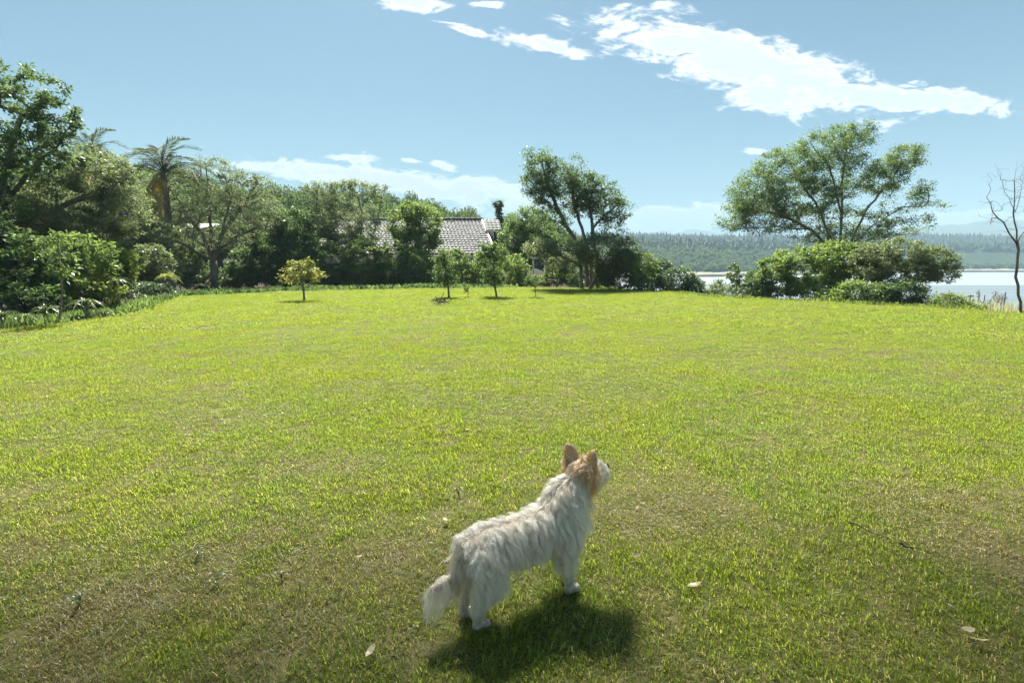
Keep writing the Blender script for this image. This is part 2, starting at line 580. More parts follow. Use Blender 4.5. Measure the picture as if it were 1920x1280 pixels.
# ------------------------------------------------------------------ dog
def build_dog():
    hind, front = on_flat(893, 1182), on_flat(1070, 1111)
    fw = (front - hind).normalized()
    lf = Vector((-fw.y, fw.x, 0))
    k = (front - hind).length / .49
    org = (hind + front) / 2 + lf * .05 * k
    org.z = tz(org.x, org.y) + .012
    yaw = math.atan2(fw.y, fw.x)
    bb = bmesh.new()
    bmesh.ops.create_uvsphere(bb, u_segments=14, v_segments=9, radius=1.0)
    bv = np.array([v.co[:] for v in bb.verts])
    bq = [[v.index for v in f_.verts] for f_ in bb.faces]
    b4 = [q for q in bq if len(q) == 4]
    b3 = [q for q in bq if len(q) == 3]
    bb.free()
    G = Geo()

    def ball(c, r, sc=(1, 1, 1), rot=None):
        v = bv * r * np.array(sc)
        if rot:
            v = v @ np.array(rot).T
        G.add(v + np.array(c), b4, b3)

    def limb(pts, sc=(1, 1, 1), gap=.45):
        for (a, ra), (b, rb) in zip(pts[:-1], pts[1:]):
            a, b = Vector(a), Vector(b)
            n = max(1, int((b - a).length / (min(ra, rb) * gap)))
            for i in range(n + 1):
                f_ = i / n
                ball(a.lerp(b, f_), ra + (rb - ra) * f_, sc)

    hy = math.radians(17)
    hf = Vector((math.cos(hy), math.sin(hy), 0))
    hl = Vector((-math.sin(hy), math.cos(hy), 0))
    up = Vector((0, 0, 1))
    HC = Vector((.352, .012, .525))
    # trunk: deep chest, tucked belly, rounded croup
    limb([((-.225, 0, .305), .074), ((-.17, 0, .312), .088), ((-.06, 0, .305), .090), ((.06, 0, .302), .098), ((.16, 0, .318), .106), ((.24, 0, .36), .098)], (1, .86, 1), .3)
    limb([((.10, 0, .27), .070), ((.21, 0, .28), .074)], (1, .85, 1), .35)
    limb([((.225, 0, .385), .092), ((.275, .004, .45), .080), (tuple(HC + Vector((-.012, 0, -.02))), .068)], (1, .92, 1), .3)
    # head
    ball(HC, .077, (1.05, 1.0, .97))
    ball(HC + hf * .055 + up * .002, .064, (1, 1.02, .9))
    limb([(tuple(HC + hf * .07 - up * .022), .047), (tuple(HC + hf * .154 - up * .036), .036)], (1, 1, .95), .35)
    limb([(tuple(HC + hf * .045 - up * .042), .036), (tuple(HC + hf * .135 - up * .058), .026)])
    # upright ears
    ears = []
    for s in (-1, 1):
        e0 = HC + hl * (s * .046) + up * .042 - hf * .012
        e1 = HC + hl * (s * .066) + up * .122 - hf * .020
        ears.append((e0, e1))
        d = (e1 - e0)
        for i in range(9):
            f_ = i / 8
            c = e0 + d * f_
            w = .040 * (1 - f_ ** 3.0 * .5)
            rot = Matrix.Rotation(hy + s * .5, 3, 'Z')
            ball(c, w, (.40, 1.0, .8), rot)
    # legs: near hind, far hind
    for s, fx in ((-1, -.245), (1, -.262)):
        y = .052 * s
        limb([((-.195, y * .9, .29), .074), ((-.175, y * 1.15, .195), .054), ((-.235, y * 1.1, .11), .025), ((fx + .004, y, .03), .018), ((fx + .012, y, .018), .021)], (1, .85, 1), .35)
        limb([((fx + .005, y, .016), .020), ((fx + .046, y, .014), .018)], (1, 1.1, .8), .4)
    for s, fx in ((-1, .245), (1, .292)):
        y = .048 * s
        limb([((.205, y * 1.1, .29), .062), ((.20, y * 1.2, .205), .044), ((fx - .008, y, .12), .024), ((fx - .010, y, .04), .018)], (1, .9, 1), .35)
        limb([((fx - .01, y, .018), .021), ((fx + .032, y, .015), .018)], (1, 1.1, .8), .4)
    for px_, py_ in ((-.245, -.052), (-.262, .052), (.232, -.048), (.279, .048)):
        for t_ in (-1.5, -.5, .5, 1.5):
            ball((px_ + .056 - abs(t_) * .004, py_ + t_ * .0105, .010), .0085)
    # tail, carried low
    tail = [((-.27, 0, .275), .018), ((-.30, 0, .235), .015), ((-.355, .0, .228), .012), ((-.415, .0, .212), .009)]
    limb(tail)
    me = G.mesh('body')
    tmp = bpy.data.objects.new('body_source', me)
    COL.objects.link(tmp)
    rm = tmp.modifiers.new('r', 'REMESH')
    rm.mode = 'VOXEL'
    rm.voxel_size = .0065
    sm = tmp.modifiers.new('s', 'SMOOTH')
    sm.iterations = 5
    sm.factor = .5
    dg = bpy.context.evaluated_depsgraph_get()
    body = bpy.data.meshes.new_from_object(tmp.evaluated_get(dg))
    bpy.data.objects.remove(tmp)
    root = empty('dog', org, yaw)
    root.scale = (k, k, k)
    tag(root, 'shaggy white terrier dog with tan upright ears standing on the lawn', 'dog')
    skin = rough_mat('dog_skin', (.50, .42, .33), (.62, .55, .45), 20, .8)
    body.name = 'body'
    body.materials.clear()
    body.materials.append(skin)
    body.polygons.foreach_set('use_smooth', np.ones(len(body.polygons), bool))
    link(bpy.data.objects.new('body', body), root)
    # nose and eyes
    m, nt, out = new_mat('dog_nose')
    p = nn(nt, 'ShaderNodeBsdfPrincipled')
    p.inputs['Base Color'].default_value = (.012, .011, .011, 1)
    p.inputs['Roughness'].default_value = .3
    lk(nt, p.outputs[0], out.inputs[0])

    def blob(name, c, r, sc):
        b2 = bmesh.new()
        bmesh.ops.create_uvsphere(b2, u_segments=14, v_segments=9, radius=r, matrix=Matrix.Diagonal((sc[0], sc[1], sc[2], 1)))
        mm = bpy.data.meshes.new(name)
        b2.to_mesh(mm)
        b2.free()
        mm.materials.append(m)
        mm.polygons.foreach_set('use_smooth', np.ones(len(mm.polygons), bool))
        o = link(bpy.data.objects.new(name, mm), root)
        o.location = c
        o.rotation_euler = (0, 0, hy)
    NOSE = HC + hf * .208 - up * .024
    blob('nose', NOSE, .0145, (.8, 1.1, .85))
    for s in (-1, 1):
        blob('eye', HC + hf * .092 + hl * (s * .036) + up * .014, .009, (1, 1, 1))

    # ---------------- fur
    body.calc_loop_triangles()
    nv = len(body.vertices)
    co = np.empty(nv * 3)
    body.vertices.foreach_get('co', co)
    co = co.reshape(-1, 3)
    no = np.empty(nv * 3)
    body.vertices.foreach_get('normal', no)
    no = no.reshape(-1, 3)
    tri = np.empty(len(body.loop_triangles) * 3, np.int32)
    body.loop_triangles.foreach_get('vertices', tri)
    tri = tri.reshape(-1, 3)
    A, B, C = co[tri[:, 0]], co[tri[:, 1]], co[tri[:, 2]]
    ar = np.linalg.norm(np.cross(B - A, C - A), axis=1)
    rng = np.random.default_rng(11)

    def sample(n):
        t = rng.choice(len(tri), n, p=ar / ar.sum())
        u, v = rng.random(n), rng.random(n)
        fl = u + v > 1
        u[fl], v[fl] = 1 - u[fl], 1 - v[fl]
        w = 1 - u - v
        P_ = A[t] * w[:, None] + B[t] * u[:, None] + C[t] * v[:, None]
        N_ = no[tri[t, 0]] * w[:, None] + no[tri[t, 1]] * u[:, None] + no[tri[t, 2]] * v[:, None]
        return P_, N_ / (np.linalg.norm(N_, axis=1)[:, None] + 1e-9)

    HCa, hfa, hla = np.array(HC), np.array(hf), np.array(hl)

    def fields(P_, N_):
        """Fur length, flow direction, curl and lift for root points."""
        n = len(P_)
        x, y, z = P_[:, 0], P_[:, 1], P_[:, 2]
        rel = P_ - HCa
        hx = rel @ hfa
        hyy = rel @ hla
        hz = rel[:, 2]
        flow = np.tile(np.array([-.55, 0, -1.0]), (n, 1))
        top = sstep(.45, .95, N_[:, 2])
        flow[:, 1] += top * np.sign(y + .004) * 1.1
        flow[:, 0] -= top * .3
        L = np.full(n, .074)
        curl = np.full(n, .21)
        # belly fringe
        L = np.where((z < .27) & (np.abs(x) < .2) & (N_[:, 2] < -.3), .045, L)
        # neck and chest ruff
        neck = sstep(.16, .24, x) * sstep(.30, .38, z)
        flow[:, 0] += neck * .35
        L = L + .010 * neck
        # legs
        leg = 1 - sstep(.15, .225, z)
        L = L * (1 - leg) + (.042 - .026 * (1 - sstep(.03, .13, z))) * leg
        hindfeather = (x < -.10) & (z > .05) & (z < .24)
        L = np.where(hindfeather, np.maximum(L, .046 * sstep(.04, .12, z)), L)
        flow[:, 2] -= leg * .8
        flow[:, 1] *= 1 - leg
        curl = curl * (1 - .4 * leg)
        # head
        head = ((np.linalg.norm(rel, axis=1) < .098) & (hz > -.05)) | ((hx > .04) & (hz > -.1))
        face = head & (hx > -.045)
        flow[face] = -hfa * .55 + np.array([0, 0, -.75])
        L = np.where(head, .056, L)
        brow = head & (hz > .02) & (hx > .015)
        flow[brow] = hfa * .55 + np.array([0, 0, .25])
        L = np.where(brow, .036, L)
        snout = (hx > .06) & (hz > -.09)
        flow[snout] = -hfa * .2 + np.array([0, 0, -1.0])
        L = np.where(snout, np.where(hz < -.04, .052, .036), L)
        L = np.where((hx > .168), .012, L)
        curl = np.where(head, .06, curl)
        crown_ = head & (hz > .025) & (hx <= .02)
        flow[crown_] = -hfa * 1.0 + np.array([0, 0, .12])
        # ears
        ear = np.zeros(n, bool)
        for e0, e1 in ears:
            a_, b_ = np.array(e0), np.array(e1)
            tt = np.clip(((P_ - a_) @ (b_ - a_)) / ((b_ - a_) @ (b_ - a_)), 0, 1)
            d_ = np.linalg.norm(P_ - (a_ + tt[:, None] * (b_ - a_)), axis=1)
            e = (d_ < .045) & (hz > .068)
            flow[e] = (b_ - a_) / np.linalg.norm(b_ - a_) - hfa * .1
            L = np.where(e, .044 - .022 * tt, L)
            ear |= e
        curl = np.where(ear, .03, curl)
        # tail plume
        tl = x < -.275
        flow[tl] = np.array([-.55, 0, -1.0])
        L = np.where(tl & (z > .12), .092, L)
        L = np.where((x < -.25) & ~tl & (z > .2), .045, L)
        flow = flow - N_ * np.sum(flow * N_, axis=1)[:, None]
        flow /= np.linalg.norm(flow, axis=1)[:, None] + 1e-6
        lift = np.full(n, .55)
        lift = np.where(leg > .6, .3, lift)
        lift = np.where(ear, .4, lift)
        lift = np.where(tl, .35, lift)
        return L, flow, curl, lift, ear, (hx, hyy, hz), tl, leg

    S = np.linspace(0, 1, 9)

    def strands(P_, N_, Lf, flow, curl, lift, phase, freq, tl):
        side = np.cross(N_, flow)
        side /= np.linalg.norm(side, axis=1)[:, None] + 1e-6
        s = S[None, :, None]
        g_ = np.array([0, 0, -1.0])
        n_ = N_[:, None, :] * (lift[:, None, None] * (s - .55 * s ** 2))
        f_ = flow[:, None, :] * (.86 * s)
        gr = g_[None, None, :] * (.30 + .45 * tl[:, None, None]) * s ** 2
        wv = side[:, None, :] * (curl[:, None, None] * s * np.sin(s * freq[:, None, None] + phase[:, None, None]))
        wn = N_[:, None, :] * (curl[:, None, None] * .7 * s * np.cos(s * freq[:, None, None] * .9 + phase[:, None, None]))
        return P_[:, None, :] + Lf[:, None, None] * (n_ + f_ + gr + wv + wn)

    NCL, NST = 3400, 90000
    cp, cn = sample(NCL)
    cL, cfl, ccu, cli, cear, _, ctl, _ = fields(cp, cn)
    cL = cL * rng.uniform(.7, 1.3, NCL)
    cfl = cfl + rng.normal(size=(NCL, 3)) * .27
    cfl /= np.linalg.norm(cfl, axis=1)[:, None]
    cph, cfr = rng.random(NCL) * 6.28, rng.uniform(4, 8, NCL)
    cst = strands(cp, cn, cL, cfl, ccu * 1.15, cli, cph, cfr, ctl)
    sp, sn = sample(NST)
    L, fl, cu, li, ear, (hx, hyy, hz), tl, leg = fields(sp, sn)
    near = np.empty(NST, np.int64)
    c2 = (cp ** 2).sum(1)
    for i in range(0, NST, 4000):
        near[i:i + 4000] = np.argmin(c2[None] - 2 * sp[i:i + 4000] @ cp.T, axis=1)
    L = L * rng.uniform(.6, 1.12, NST)
    fl2 = fl + rng.normal(size=(NST, 3)) * .16
    fl2 /= np.linalg.norm(fl2, axis=1)[:, None]
    st = strands(sp, sn, L, fl2, cu, li, cph[near] + rng.normal(size=NST) * .5, cfr[near], tl)
    target = cst[near] + (sp - cp[near])[:, None, :] * (1 - .75 * S[None, :, None])
    pull = (.7 * S ** .75)[None, :, None] * np.where(ear | (leg > .9), .3, 1.0)[:, None, None]
    lenr = np.clip(L / cL[near], .3, 1.3)[:, None, None]
    target = sp[:, None, :] + (target - sp[:, None, :]) * lenr
    st = st * (1 - pull) + target * pull
    st[:, :, 2] = np.maximum(st[:, :, 2], .002)
    # colours: cream white body, tan ears, cheeks and crown, greyer feet
    base = np.array([.94, .87, .73])[None] * rng.uniform(.82, 1.12, (NST, 1))
    cream = np.array([.74, .58, .40])
    f1 = np.clip(vnoise(sp[:, 0] * 18, sp[:, 2] * 18 + sp[:, 1] * 9, 3) - .35, 0, 1)[:, None] * .75
    col = base * (1 - f1) + cream * f1
    tan = np.array([.74, .41, .15])[None] * rng.uniform(.75, 1.25, (NST, 1))
    hd = np.linalg.norm(sp - HCa, axis=1)
    tanf = sstep(.030, .055, hz + .045) * (1 - sstep(.0, .035, hx)) * (hd < .17) * sstep(-.085, -.045, hx)
    cheek = (np.abs(hyy) > .026) * sstep(-.085, -.045, hz) * (1 - sstep(.025, .055, hx)) * sstep(-.06, -.02, hx) * (hd < .14)
    tanf = np.clip(np.maximum(np.maximum(tanf * .95, cheek * 1.0), ear * 1.0), 0, 1)[:, None]
    tanf = np.clip(tanf * rng.uniform(.6, 1.2, (NST, 1)), 0, 1)
    col = col * (1 - tanf) + tan * tanf
    tbase = (sstep(-.33, -.28, sp[:, 0]) * (sp[:, 0] < -.265) * (sp[:, 2] > .2))[:, None] * .5
    col = col * (1 - tbase) + np.array([.58, .40, .22]) * tbase
    foot_ = (1 - sstep(.02, .15, sp[:, 2]))[:, None] * .7
    col = col * (1 - foot_) + np.array([.28, .24, .19]) * foot_
    cu_data = bpy.data.hair_curves.new('fur')
    cu_data.add_curves([len(S)] * NST)
    cu_data.attributes['position'].data.foreach_set('vector', st.astype(np.float32).ravel())
    ra = cu_data.attributes.get('radius') or cu_data.attributes.new('radius', 'FLOAT', 'POINT')
    thick = .00058 * rng.uniform(.7, 1.25, NST)[:, None] * (1.0 - .72 * S[None] ** 1.6)
    ra.data.foreach_set('value', thick.astype(np.float32).ravel())
    ca = cu_data.attributes.new('fur_colour', 'FLOAT_COLOR', 'CURVE')
    ca.data.foreach_set('color', np.hstack([col, np.ones((NST, 1))]).astype(np.float32).ravel())
    m, nt, out = new_mat('dog_fur')
    a_ = nn(nt, 'ShaderNodeAttribute', attribute_name='fur_colour')
    h = nn(nt, 'ShaderNodeBsdfHairPrincipled')
    hi = nn(nt, 'ShaderNodeHairInfo')
    shade = ramp(nt, hi.outputs['Intercept'], [(0.0, (.56, .47, .37)), (0.4, (.94, .92, .88)), (1.0, (1.05, 1.05, 1.05))])  # cream-brown roots, darkened further to paint shade between the locks
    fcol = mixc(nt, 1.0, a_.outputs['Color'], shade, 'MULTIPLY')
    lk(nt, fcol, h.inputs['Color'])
    h.inputs['Roughness'].default_value = .35
    h.inputs['Radial Roughness'].default_value = .6
    d = nn(nt, 'ShaderNodeBsdfDiffuse')
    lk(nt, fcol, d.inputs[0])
    mx = nn(nt, 'ShaderNodeMixShader')
    mx.inputs[0].default_value = .3
    lk(nt, h.outputs[0], mx.inputs[1])
    lk(nt, d.outputs[0], mx.inputs[2])
    lk(nt, mx.outputs[0], out.inputs[0])
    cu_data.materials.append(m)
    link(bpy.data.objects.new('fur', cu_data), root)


build_dog()


# ------------------------------------------------------------------ plants
def leaf_cloud(g, centers, axis, normal, length, width, tint):
    """Adds one folded rhombic leaf per centre."""
    axis = axis / (np.linalg.norm(axis, axis=1)[:, None] + 1e-9)
    side = np.cross(axis, normal)
    side /= np.linalg.norm(side, axis=1)[:, None] + 1e-9
    nrm = np.cross(side, axis)
    L = length[:, None]
    W = width[:, None]
    a = centers - axis * L * .5
    b = centers + side * W * .5 + nrm * W * .16 - axis * L * .06
    c = centers + axis * L * .5 - nrm * L * .10
    d = centers - side * W * .5 + nrm * W * .16 - axis * L * .06
    v = np.stack([a, b, c, d], 1).reshape(-1, 3)
    n = len(centers)
    q = np.arange(n * 4).reshape(n, 4)
    g.add(v, q, None, np.repeat(tint, 4))


def rand_unit(n):
    v = RNG.normal(size=(n, 3))
    return v / np.linalg.norm(v, axis=1)[:, None]


def ell_points(ells, n, shell=0.5):
    """Points in the union of ellipsoids (center, radii, weight), drawn towards their surface by `shell`."""
    vol = np.array([e[1][0] * e[1][2] * e[2] for e in ells])
    pick = RNG.choice(len(ells), n, p=vol / vol.sum())
    c = np.array([e[0] for e in ells])[pick]
    r = np.array([e[1] for e in ells])[pick]
    u = rand_unit(n)
    rad = RNG.random(n) ** (1 / 3.0)
    rad = rad * (1 - shell) + shell * (1 - .3 * RNG.random(n) ** 1.5)
    return c + u * r * rad[:, None]


def E(px, py, w, h, Y, dy=None, wt=1.0):
    """An ellipsoid of foliage seen at (px, py) with half width w and half height h in photo pixels, at distance Y; dy its half depth in metres."""
    c = at(px, py, Y)
    depth = c.y * math.cos(PITCH) + (CAM_H - c.z) * math.sin(PITCH)
    s = depth / FPX
    return (np.array(c), np.array([w * s, (dy if dy else max(w, h) * s * .8), h * s]), wt)


def grow(stems, tips, step, up=0.15, spread=0.25):
    """Joins attractor points to a skeleton; returns node positions, parents and the node index of every tip."""
    pos, par = [], []
    for st in stems:
        prev = -1
        if len(pos):
            d = np.linalg.norm(np.array(pos) - st[0], axis=1)
            j = int(np.argmin(d))
            if d[j] < .35 * max(.2, np.linalg.norm(st[-1] - st[0])) and d[j] < .4:
                prev = j
        st = np.asarray(st, float)
        seg = []
        for a, b in zip(st[:-1], st[1:]):
            k = max(2, int(np.linalg.norm(b - a) / step))
            for i in range(k):
                seg.append(a + (b - a) * i / k)
        seg.append(st[-1])
        seg = np.array(seg)
        wob = RNG.normal(size=seg.shape) * step * .07
        wob[0] = 0
        for p in seg + wob:
            pos.append(p)
            par.append(prev)
            prev = len(pos) - 1
    P = np.zeros((len(pos) + len(tips) * 14 + 10, 3))
    P[:len(pos)] = pos
    n = len(pos)
    base_z = min(p[2] for p in pos)
    top = max(p[2] for p in pos)
    d0 = np.min(np.linalg.norm(tips[:, None, :] - P[None, :n, :], axis=2), axis=1)
    order = np.argsort(d0)
    tip_nodes = []
    for j in order:
        t = tips[j]
        dv = t - P[:n]
        d = np.linalg.norm(dv, axis=1)
        cost = d + np.maximum(0, P[:n, 2] - t[2]) * .6 + np.where(P[:n, 2] < base_z + .18 * (top - base_z), .5 * d, 0)
        i = int(np.argmin(cost))
        a = P[i]
        dist = d[i]
        k = int(np.clip(dist / step, 2, 10))
        mid = (a + t) / 2 + RNG.normal(size=3) * dist * spread * .4 + np.array([0, 0, up * dist])
        pi = i
        for s in range(1, k + 1):
            f = s / k
            p = (1 - f) ** 2 * a + 2 * f * (1 - f) * mid + f * f * t
            P[n] = p
            par.append(pi)
            pi = n
            n += 1
        tip_nodes.append(pi)
    return P[:n], np.array(par), np.array(tip_nodes)


def plant(name, label, cat, base, stems, ells, leaf='leaf_mid', bark='bark', n_tips=120, lai=2.2, leaf_len=.12, leaf_wid=.055,
          clump=.35, trunk_r=.12, tip_r=.008, step=.35, shell=.45, group=None, droop=.1, up=0.12, twig=True, foliage_name='crown', trunk_name='trunk',
          max_leaves=60000, min_r=.0):
    """A tree or shrub: an Empty at the foot, a trunk with limbs, a crown of many leaves."""
    lai, n_tips, clump = lai * 2.1, int(n_tips * 1.7), clump * .86
    trunk_r, tip_r = trunk_r * .66, tip_r * .62
    base = Vector(base)
    root = empty(name, base)
    tag(root, label, cat, group)
    b = np.array(base)
    tips = ell_points(ells, n_tips, shell)
    tips[:, 2] = np.maximum(tips[:, 2], terrain_z(tips[:, 0], tips[:, 1]) + .05)
    P, par, tn = grow(stems, tips, step, up)
    n = len(P)
    load = np.zeros(n)
    load[tn] += 1
    for i in range(n - 1, -1, -1):
        if par[i] >= 0:
            load[par[i]] += load[i]
    load = np.maximum(load, .6)
    top = max(2.0, load.max())
    ex = math.log(trunk_r / tip_r) / math.log(top)
    rad = np.maximum(tip_r * load ** ex, min_r)
    g = Geo()
    # join runs of nodes into tubes
    kids = {}
    for i, p in enumerate(par):
        kids.setdefault(p, []).append(i)
    starts = [(i, None) for i in kids.get(-1, [])]
    while starts:
        i, p = starts.pop()
        run = [] if p is None else [p]
        rr = [] if p is None else [rad[i] * 1.05]
        while True:
            run.append(i)
            rr.append(rad[i])
            ks = kids.get(i, [])
            if not ks:
                break
            ks = sorted(ks, key=lambda q: -load[q])
            for q in ks[1:]:
                starts.append((q, i))
            i = ks[0]
        if len(run) > 1:
            big = max(rr) > .03
            pts = P[run] - b
            if p is None:
                rr[0] *= 1.35
            g.tube(pts, rr, 7 if max(rr) > .06 else (5 if big else 3), True, RNG.random())
    g.obj(trunk_name, M[bark], root, True)
    if lai > 0:
        area = sum(math.pi * e[1][0] * e[1][2] * min(1, e[2]) for e in ells)
        nl = int(min(max_leaves, lai * area / (leaf_len * leaf_wid * .5)))
        pick = RNG.integers(0, len(tn), nl)
        node = tn[pick]
        # along the last part of the twig or around its tip
        pnode = par[node]
        pnode = np.where(pnode < 0, node, pnode)
        f = RNG.random(nl)
        ctr = P[node] * f[:, None] + P[pnode] * (1 - f)[:, None]
        csz = (clump * (.55 + .9 * RNG.random(len(tn))))[pick]
        off = rand_unit(nl) * (RNG.random(nl) ** .6)[:, None] * csz[:, None]
        off[:, 2] *= .62
        c = ctr + off
        axis = off / (np.linalg.norm(off, axis=1)[:, None] + 1e-6) + rand_unit(nl) * .7
        axis[:, 2] -= droop
        nrm = rand_unit(nl) * .8
        nrm[:, 2] += .75
        gz = terrain_z(c[:, 0], c[:, 1])
        c[:, 2] = np.maximum(c[:, 2], gz + .02 + RNG.random(nl) * .05)
        ln = leaf_len * (.6 + .7 * RNG.random(nl))
        wd = leaf_wid * (.6 + .7 * RNG.random(nl))
        clump_t = RNG.random(len(tn))[pick]
        tint = np.clip(.55 * RNG.random(nl) + .45 * clump_t, 0, 1)
        lg = Geo()
        leaf_cloud(lg, c - b, axis, nrm, ln, wd, tint)
        lg.obj(foliage_name, M[leaf], root)
    return root


def foot(px, Y):
    """Ground point below a photo column at distance Y."""
    x = (px - 960.0) / FPX * (Y * math.cos(PITCH) + CAM_H * math.sin(PITCH))
    return np.array([x, Y, tz(x, Y) - .03])


def stem(*pts):
    return np.array([np.array(at(*p)) for p in pts])


def shrub(label, px, Y, ells, name='shrub', cat='shrub', **kw):
    f = foot(px, Y)
    stems = []
    for e in ells:
        c = e[0].copy()
        s0 = f + np.array([(c[0] - f[0]) * .35, (c[1] - f[1]) * .35, 0])
        s0[2] = tz(s0[0], s0[1]) - .03
        stems.append(np.array([s0, s0 * .5 + c * .5 + RNG.normal(size=3) * .05, c]))
    kw.setdefault('n_tips', 70)
    kw.setdefault('trunk_r', .05)
    kw.setdefault('tip_r', .006)
    kw.setdefault('lai', 3.0)
    kw.setdefault('clump', .28)
    kw.setdefault('shell', .6)
    kw.setdefault('step', .25)
    return plant(name, label, cat, f, stems, ells, foliage_name='foliage', trunk_name='stem', **kw)


# ---- the trees of the planting bed beside the lawn
f = foot(-70, 16.2)
plant('tall_tree', 'tall dark-leaved tree towering over the planting bed', 'tree', f,
      [np.array([f, np.array(at(-50, 520, 16.4)), np.array(at(-20, 420, 16.8)), np.array(at(10, 320, 17.0)), np.array(at(40, 215, 17.2))]),
       stem((-20, 420, 16.8), (50, 330, 17.3), (105, 280, 17.5)), stem((-50, 520, 16.4), (-90, 350, 16.0), (-60, 220, 16.0))],
      [E(40, 165, 75, 50, 17.2), E(100, 220, 48, 40, 17.4), E(-30, 240, 110, 110, 16.8, 1.6), E(60, 290, 100, 45, 17.2), E(140, 212, 18, 8, 17.4, .3, .8), E(-60, 380, 100, 90, 16.0, 1.5)],
      leaf='leaf_dark', n_tips=330, lai=1.35, leaf_len=.14, leaf_wid=.06, clump=.30, trunk_r=.24, shell=.35)
f = foot(-20, 18.2)
plant('spreading_tree', 'broad grey-green tree with level limbs spreading over the bed', 'tree', f,
      [np.array([f, np.array(at(-10, 480, 18.2)), np.array(at(30, 420, 18.0)), np.array(at(110, 390, 17.8)), np.array(at(200, 355, 18.0))]),
       stem((30, 420, 18.0), (120, 430, 17.6), (215, 415, 17.6)), stem((30, 420, 18.0), (60, 370, 18.5), (110, 340, 18.6))],
      [E(195, 335, 66, 45, 18.4, 1.2), E(225, 395, 40, 60, 18.2, 1.1), E(130, 375, 90, 50, 18.2, 1.3), E(50, 420, 90, 50, 17.8, 1.3), E(150, 430, 90, 38, 17.6, 1.1), E(170, 300, 40, 25, 19.0, .9)],
      leaf='leaf_grey', n_tips=380, lai=2.1, leaf_len=.10, leaf_wid=.045, clump=.34, trunk_r=.26, shell=.4)
shrub('dark shaded shrub filling the end of the planting bed', 30, 13.9, [E(25, 500, 65, 70, 14.1, .8), E(60, 560, 55, 40, 13.8, .7), E(-40, 470, 60, 90, 14.1, .8)],
      leaf='leaf_dark', n_tips=150, lai=3.4, leaf_len=.12, leaf_wid=.06)
shrub('leafy green shrub behind the thin sapling', 125, 15.1, [E(110, 500, 55, 60, 15.1, .7), E(160, 480, 50, 45, 15.6, .7)],
      leaf='leaf_bush', n_tips=120, lai=3.0, leaf_len=.12, leaf_wid=.06)
shrub('sunlit yellow-green shrub at the corner of the bed', 215, 17.5, [E(222, 498, 30, 42, 17.6, .55), E(195, 480, 38, 28, 17.3, .6), E(205, 530, 38, 30, 17.3, .5)],
      leaf='leaf_fresh', n_tips=110, lai=3.2, leaf_len=.15, leaf_wid=.075)
shrub('low bright shrub with pale leaves in the bed', 150, 14.6, [E(150, 545, 45, 30, 14.9, .5), E(190, 550, 30, 30, 15.3, .5)],
      leaf='leaf_fresh', n_tips=80, lai=2.6, leaf_len=.11, leaf_wid=.05)
f = foot(110, 12.5)
plant('sapling', 'thin upright sapling with a bare stem in the bed', 'tree', f, [np.array([f, np.array(at(112, 545, 12.5)), np.array(at(108, 480, 12.6)), np.array(at(112, 440, 12.6))])],
      [E(112, 480, 34, 45, 12.6, .45)], leaf='leaf_mid', n_tips=40, lai=1.2, trunk_r=.04, tip_r=.007, leaf_len=.11, clump=.2)
shrub('dense rounded grey-green shrub behind the small tree fern', 285, 22.3, [E(286, 492, 36, 38, 22.5, .8), E(270, 515, 28, 25, 22.3, .6)],
      leaf='leaf_grey', n_tips=120, lai=3.6, leaf_len=.12, leaf_wid=.05)
shrub('dark glossy low shrub at the foot of the tree fern', 285, 20.6, [E(278, 546, 30, 16, 20.8, .5), E(305, 548, 22, 13, 21, .5)],
      leaf='leaf_blue', n_tips=70, lai=3.4, leaf_len=.13, leaf_wid=.06)
shrub('tall grey-green shrub between the bed and the palms', 250, 24, [E(255, 440, 40, 50, 24.5, 1), E(235, 480, 35, 40, 24, 1), E(300, 450, 40, 35, 25, 1)],
      leaf='leaf_grey', n_tips=130, lai=2.6, leaf_len=.14, leaf_wid=.06)

# ---- tree line behind the lawn
f = foot(402, 29.5)
plant('bare_crowned_tree', 'large many-limbed tree with a thin, half bare crown', 'tree', f,
      [np.array([f, np.array(at(400, 490, 29.5)), np.array(at(415, 440, 29.6)), np.array(at(450, 390, 29.6)), np.array(at(480, 345, 29.6))]),
       stem((400, 490, 29.5), (380, 440, 29.2), (345, 400, 29), (290, 375, 29)), stem((400, 490, 29.5), (395, 430, 30), (390, 370, 30), (385, 310, 30)),
       stem((405, 470, 29.5), (450, 440, 29), (500, 420, 29)), stem((400, 490, 29.5), (350, 460, 28.8), (300, 440, 28.6)), stem((415, 440, 29.6), (430, 380, 30.4), (430, 320, 30.4))],
      [E(400, 330, 55, 38, 29.8, 1.5), E(460, 355, 60, 36, 29.6, 1.5), E(340, 370, 70, 50, 29, 1.6), E(495, 400, 35, 42, 29.4, 1.3), E(410, 420, 95, 50, 29, 1.8), E(300, 430, 45, 40, 28.8, 1.2)],
      leaf='leaf_grey', bark='bark', n_tips=620, lai=.75, leaf_len=.10, leaf_wid=.042, clump=.36, trunk_r=.30, tip_r=.013, shell=.3)
f = foot(535, 31.5)
plant('dense_tree', 'dense dark evergreen beside the half bare tree', 'tree', f, [np.array([f, np.array(at(535, 480, 31.5)), np.array(at(540, 410, 31.5))])],
      [E(545, 425, 42, 42, 31.6, 1.3), E(510, 445, 40, 50, 31.6, 1.3), E(560, 475, 42, 50, 31.2, 1.2), E(500, 500, 40, 38, 31, 1.2), E(540, 520, 50, 22, 31, 1.1)],
      leaf='leaf_dark', n_tips=300, lai=3.0, leaf_len=.16, leaf_wid=.075, clump=.42, trunk_r=.17, shell=.6)
shrub('dark undergrowth shrub at the foot of the half bare tree', 460, 30.3, [E(465, 500, 40, 40, 30.6, 1), E(430, 520, 35, 22, 30.3, .8)],
      leaf='leaf_dark', n_tips=120, lai=3.0, leaf_len=.15, leaf_wid=.07)
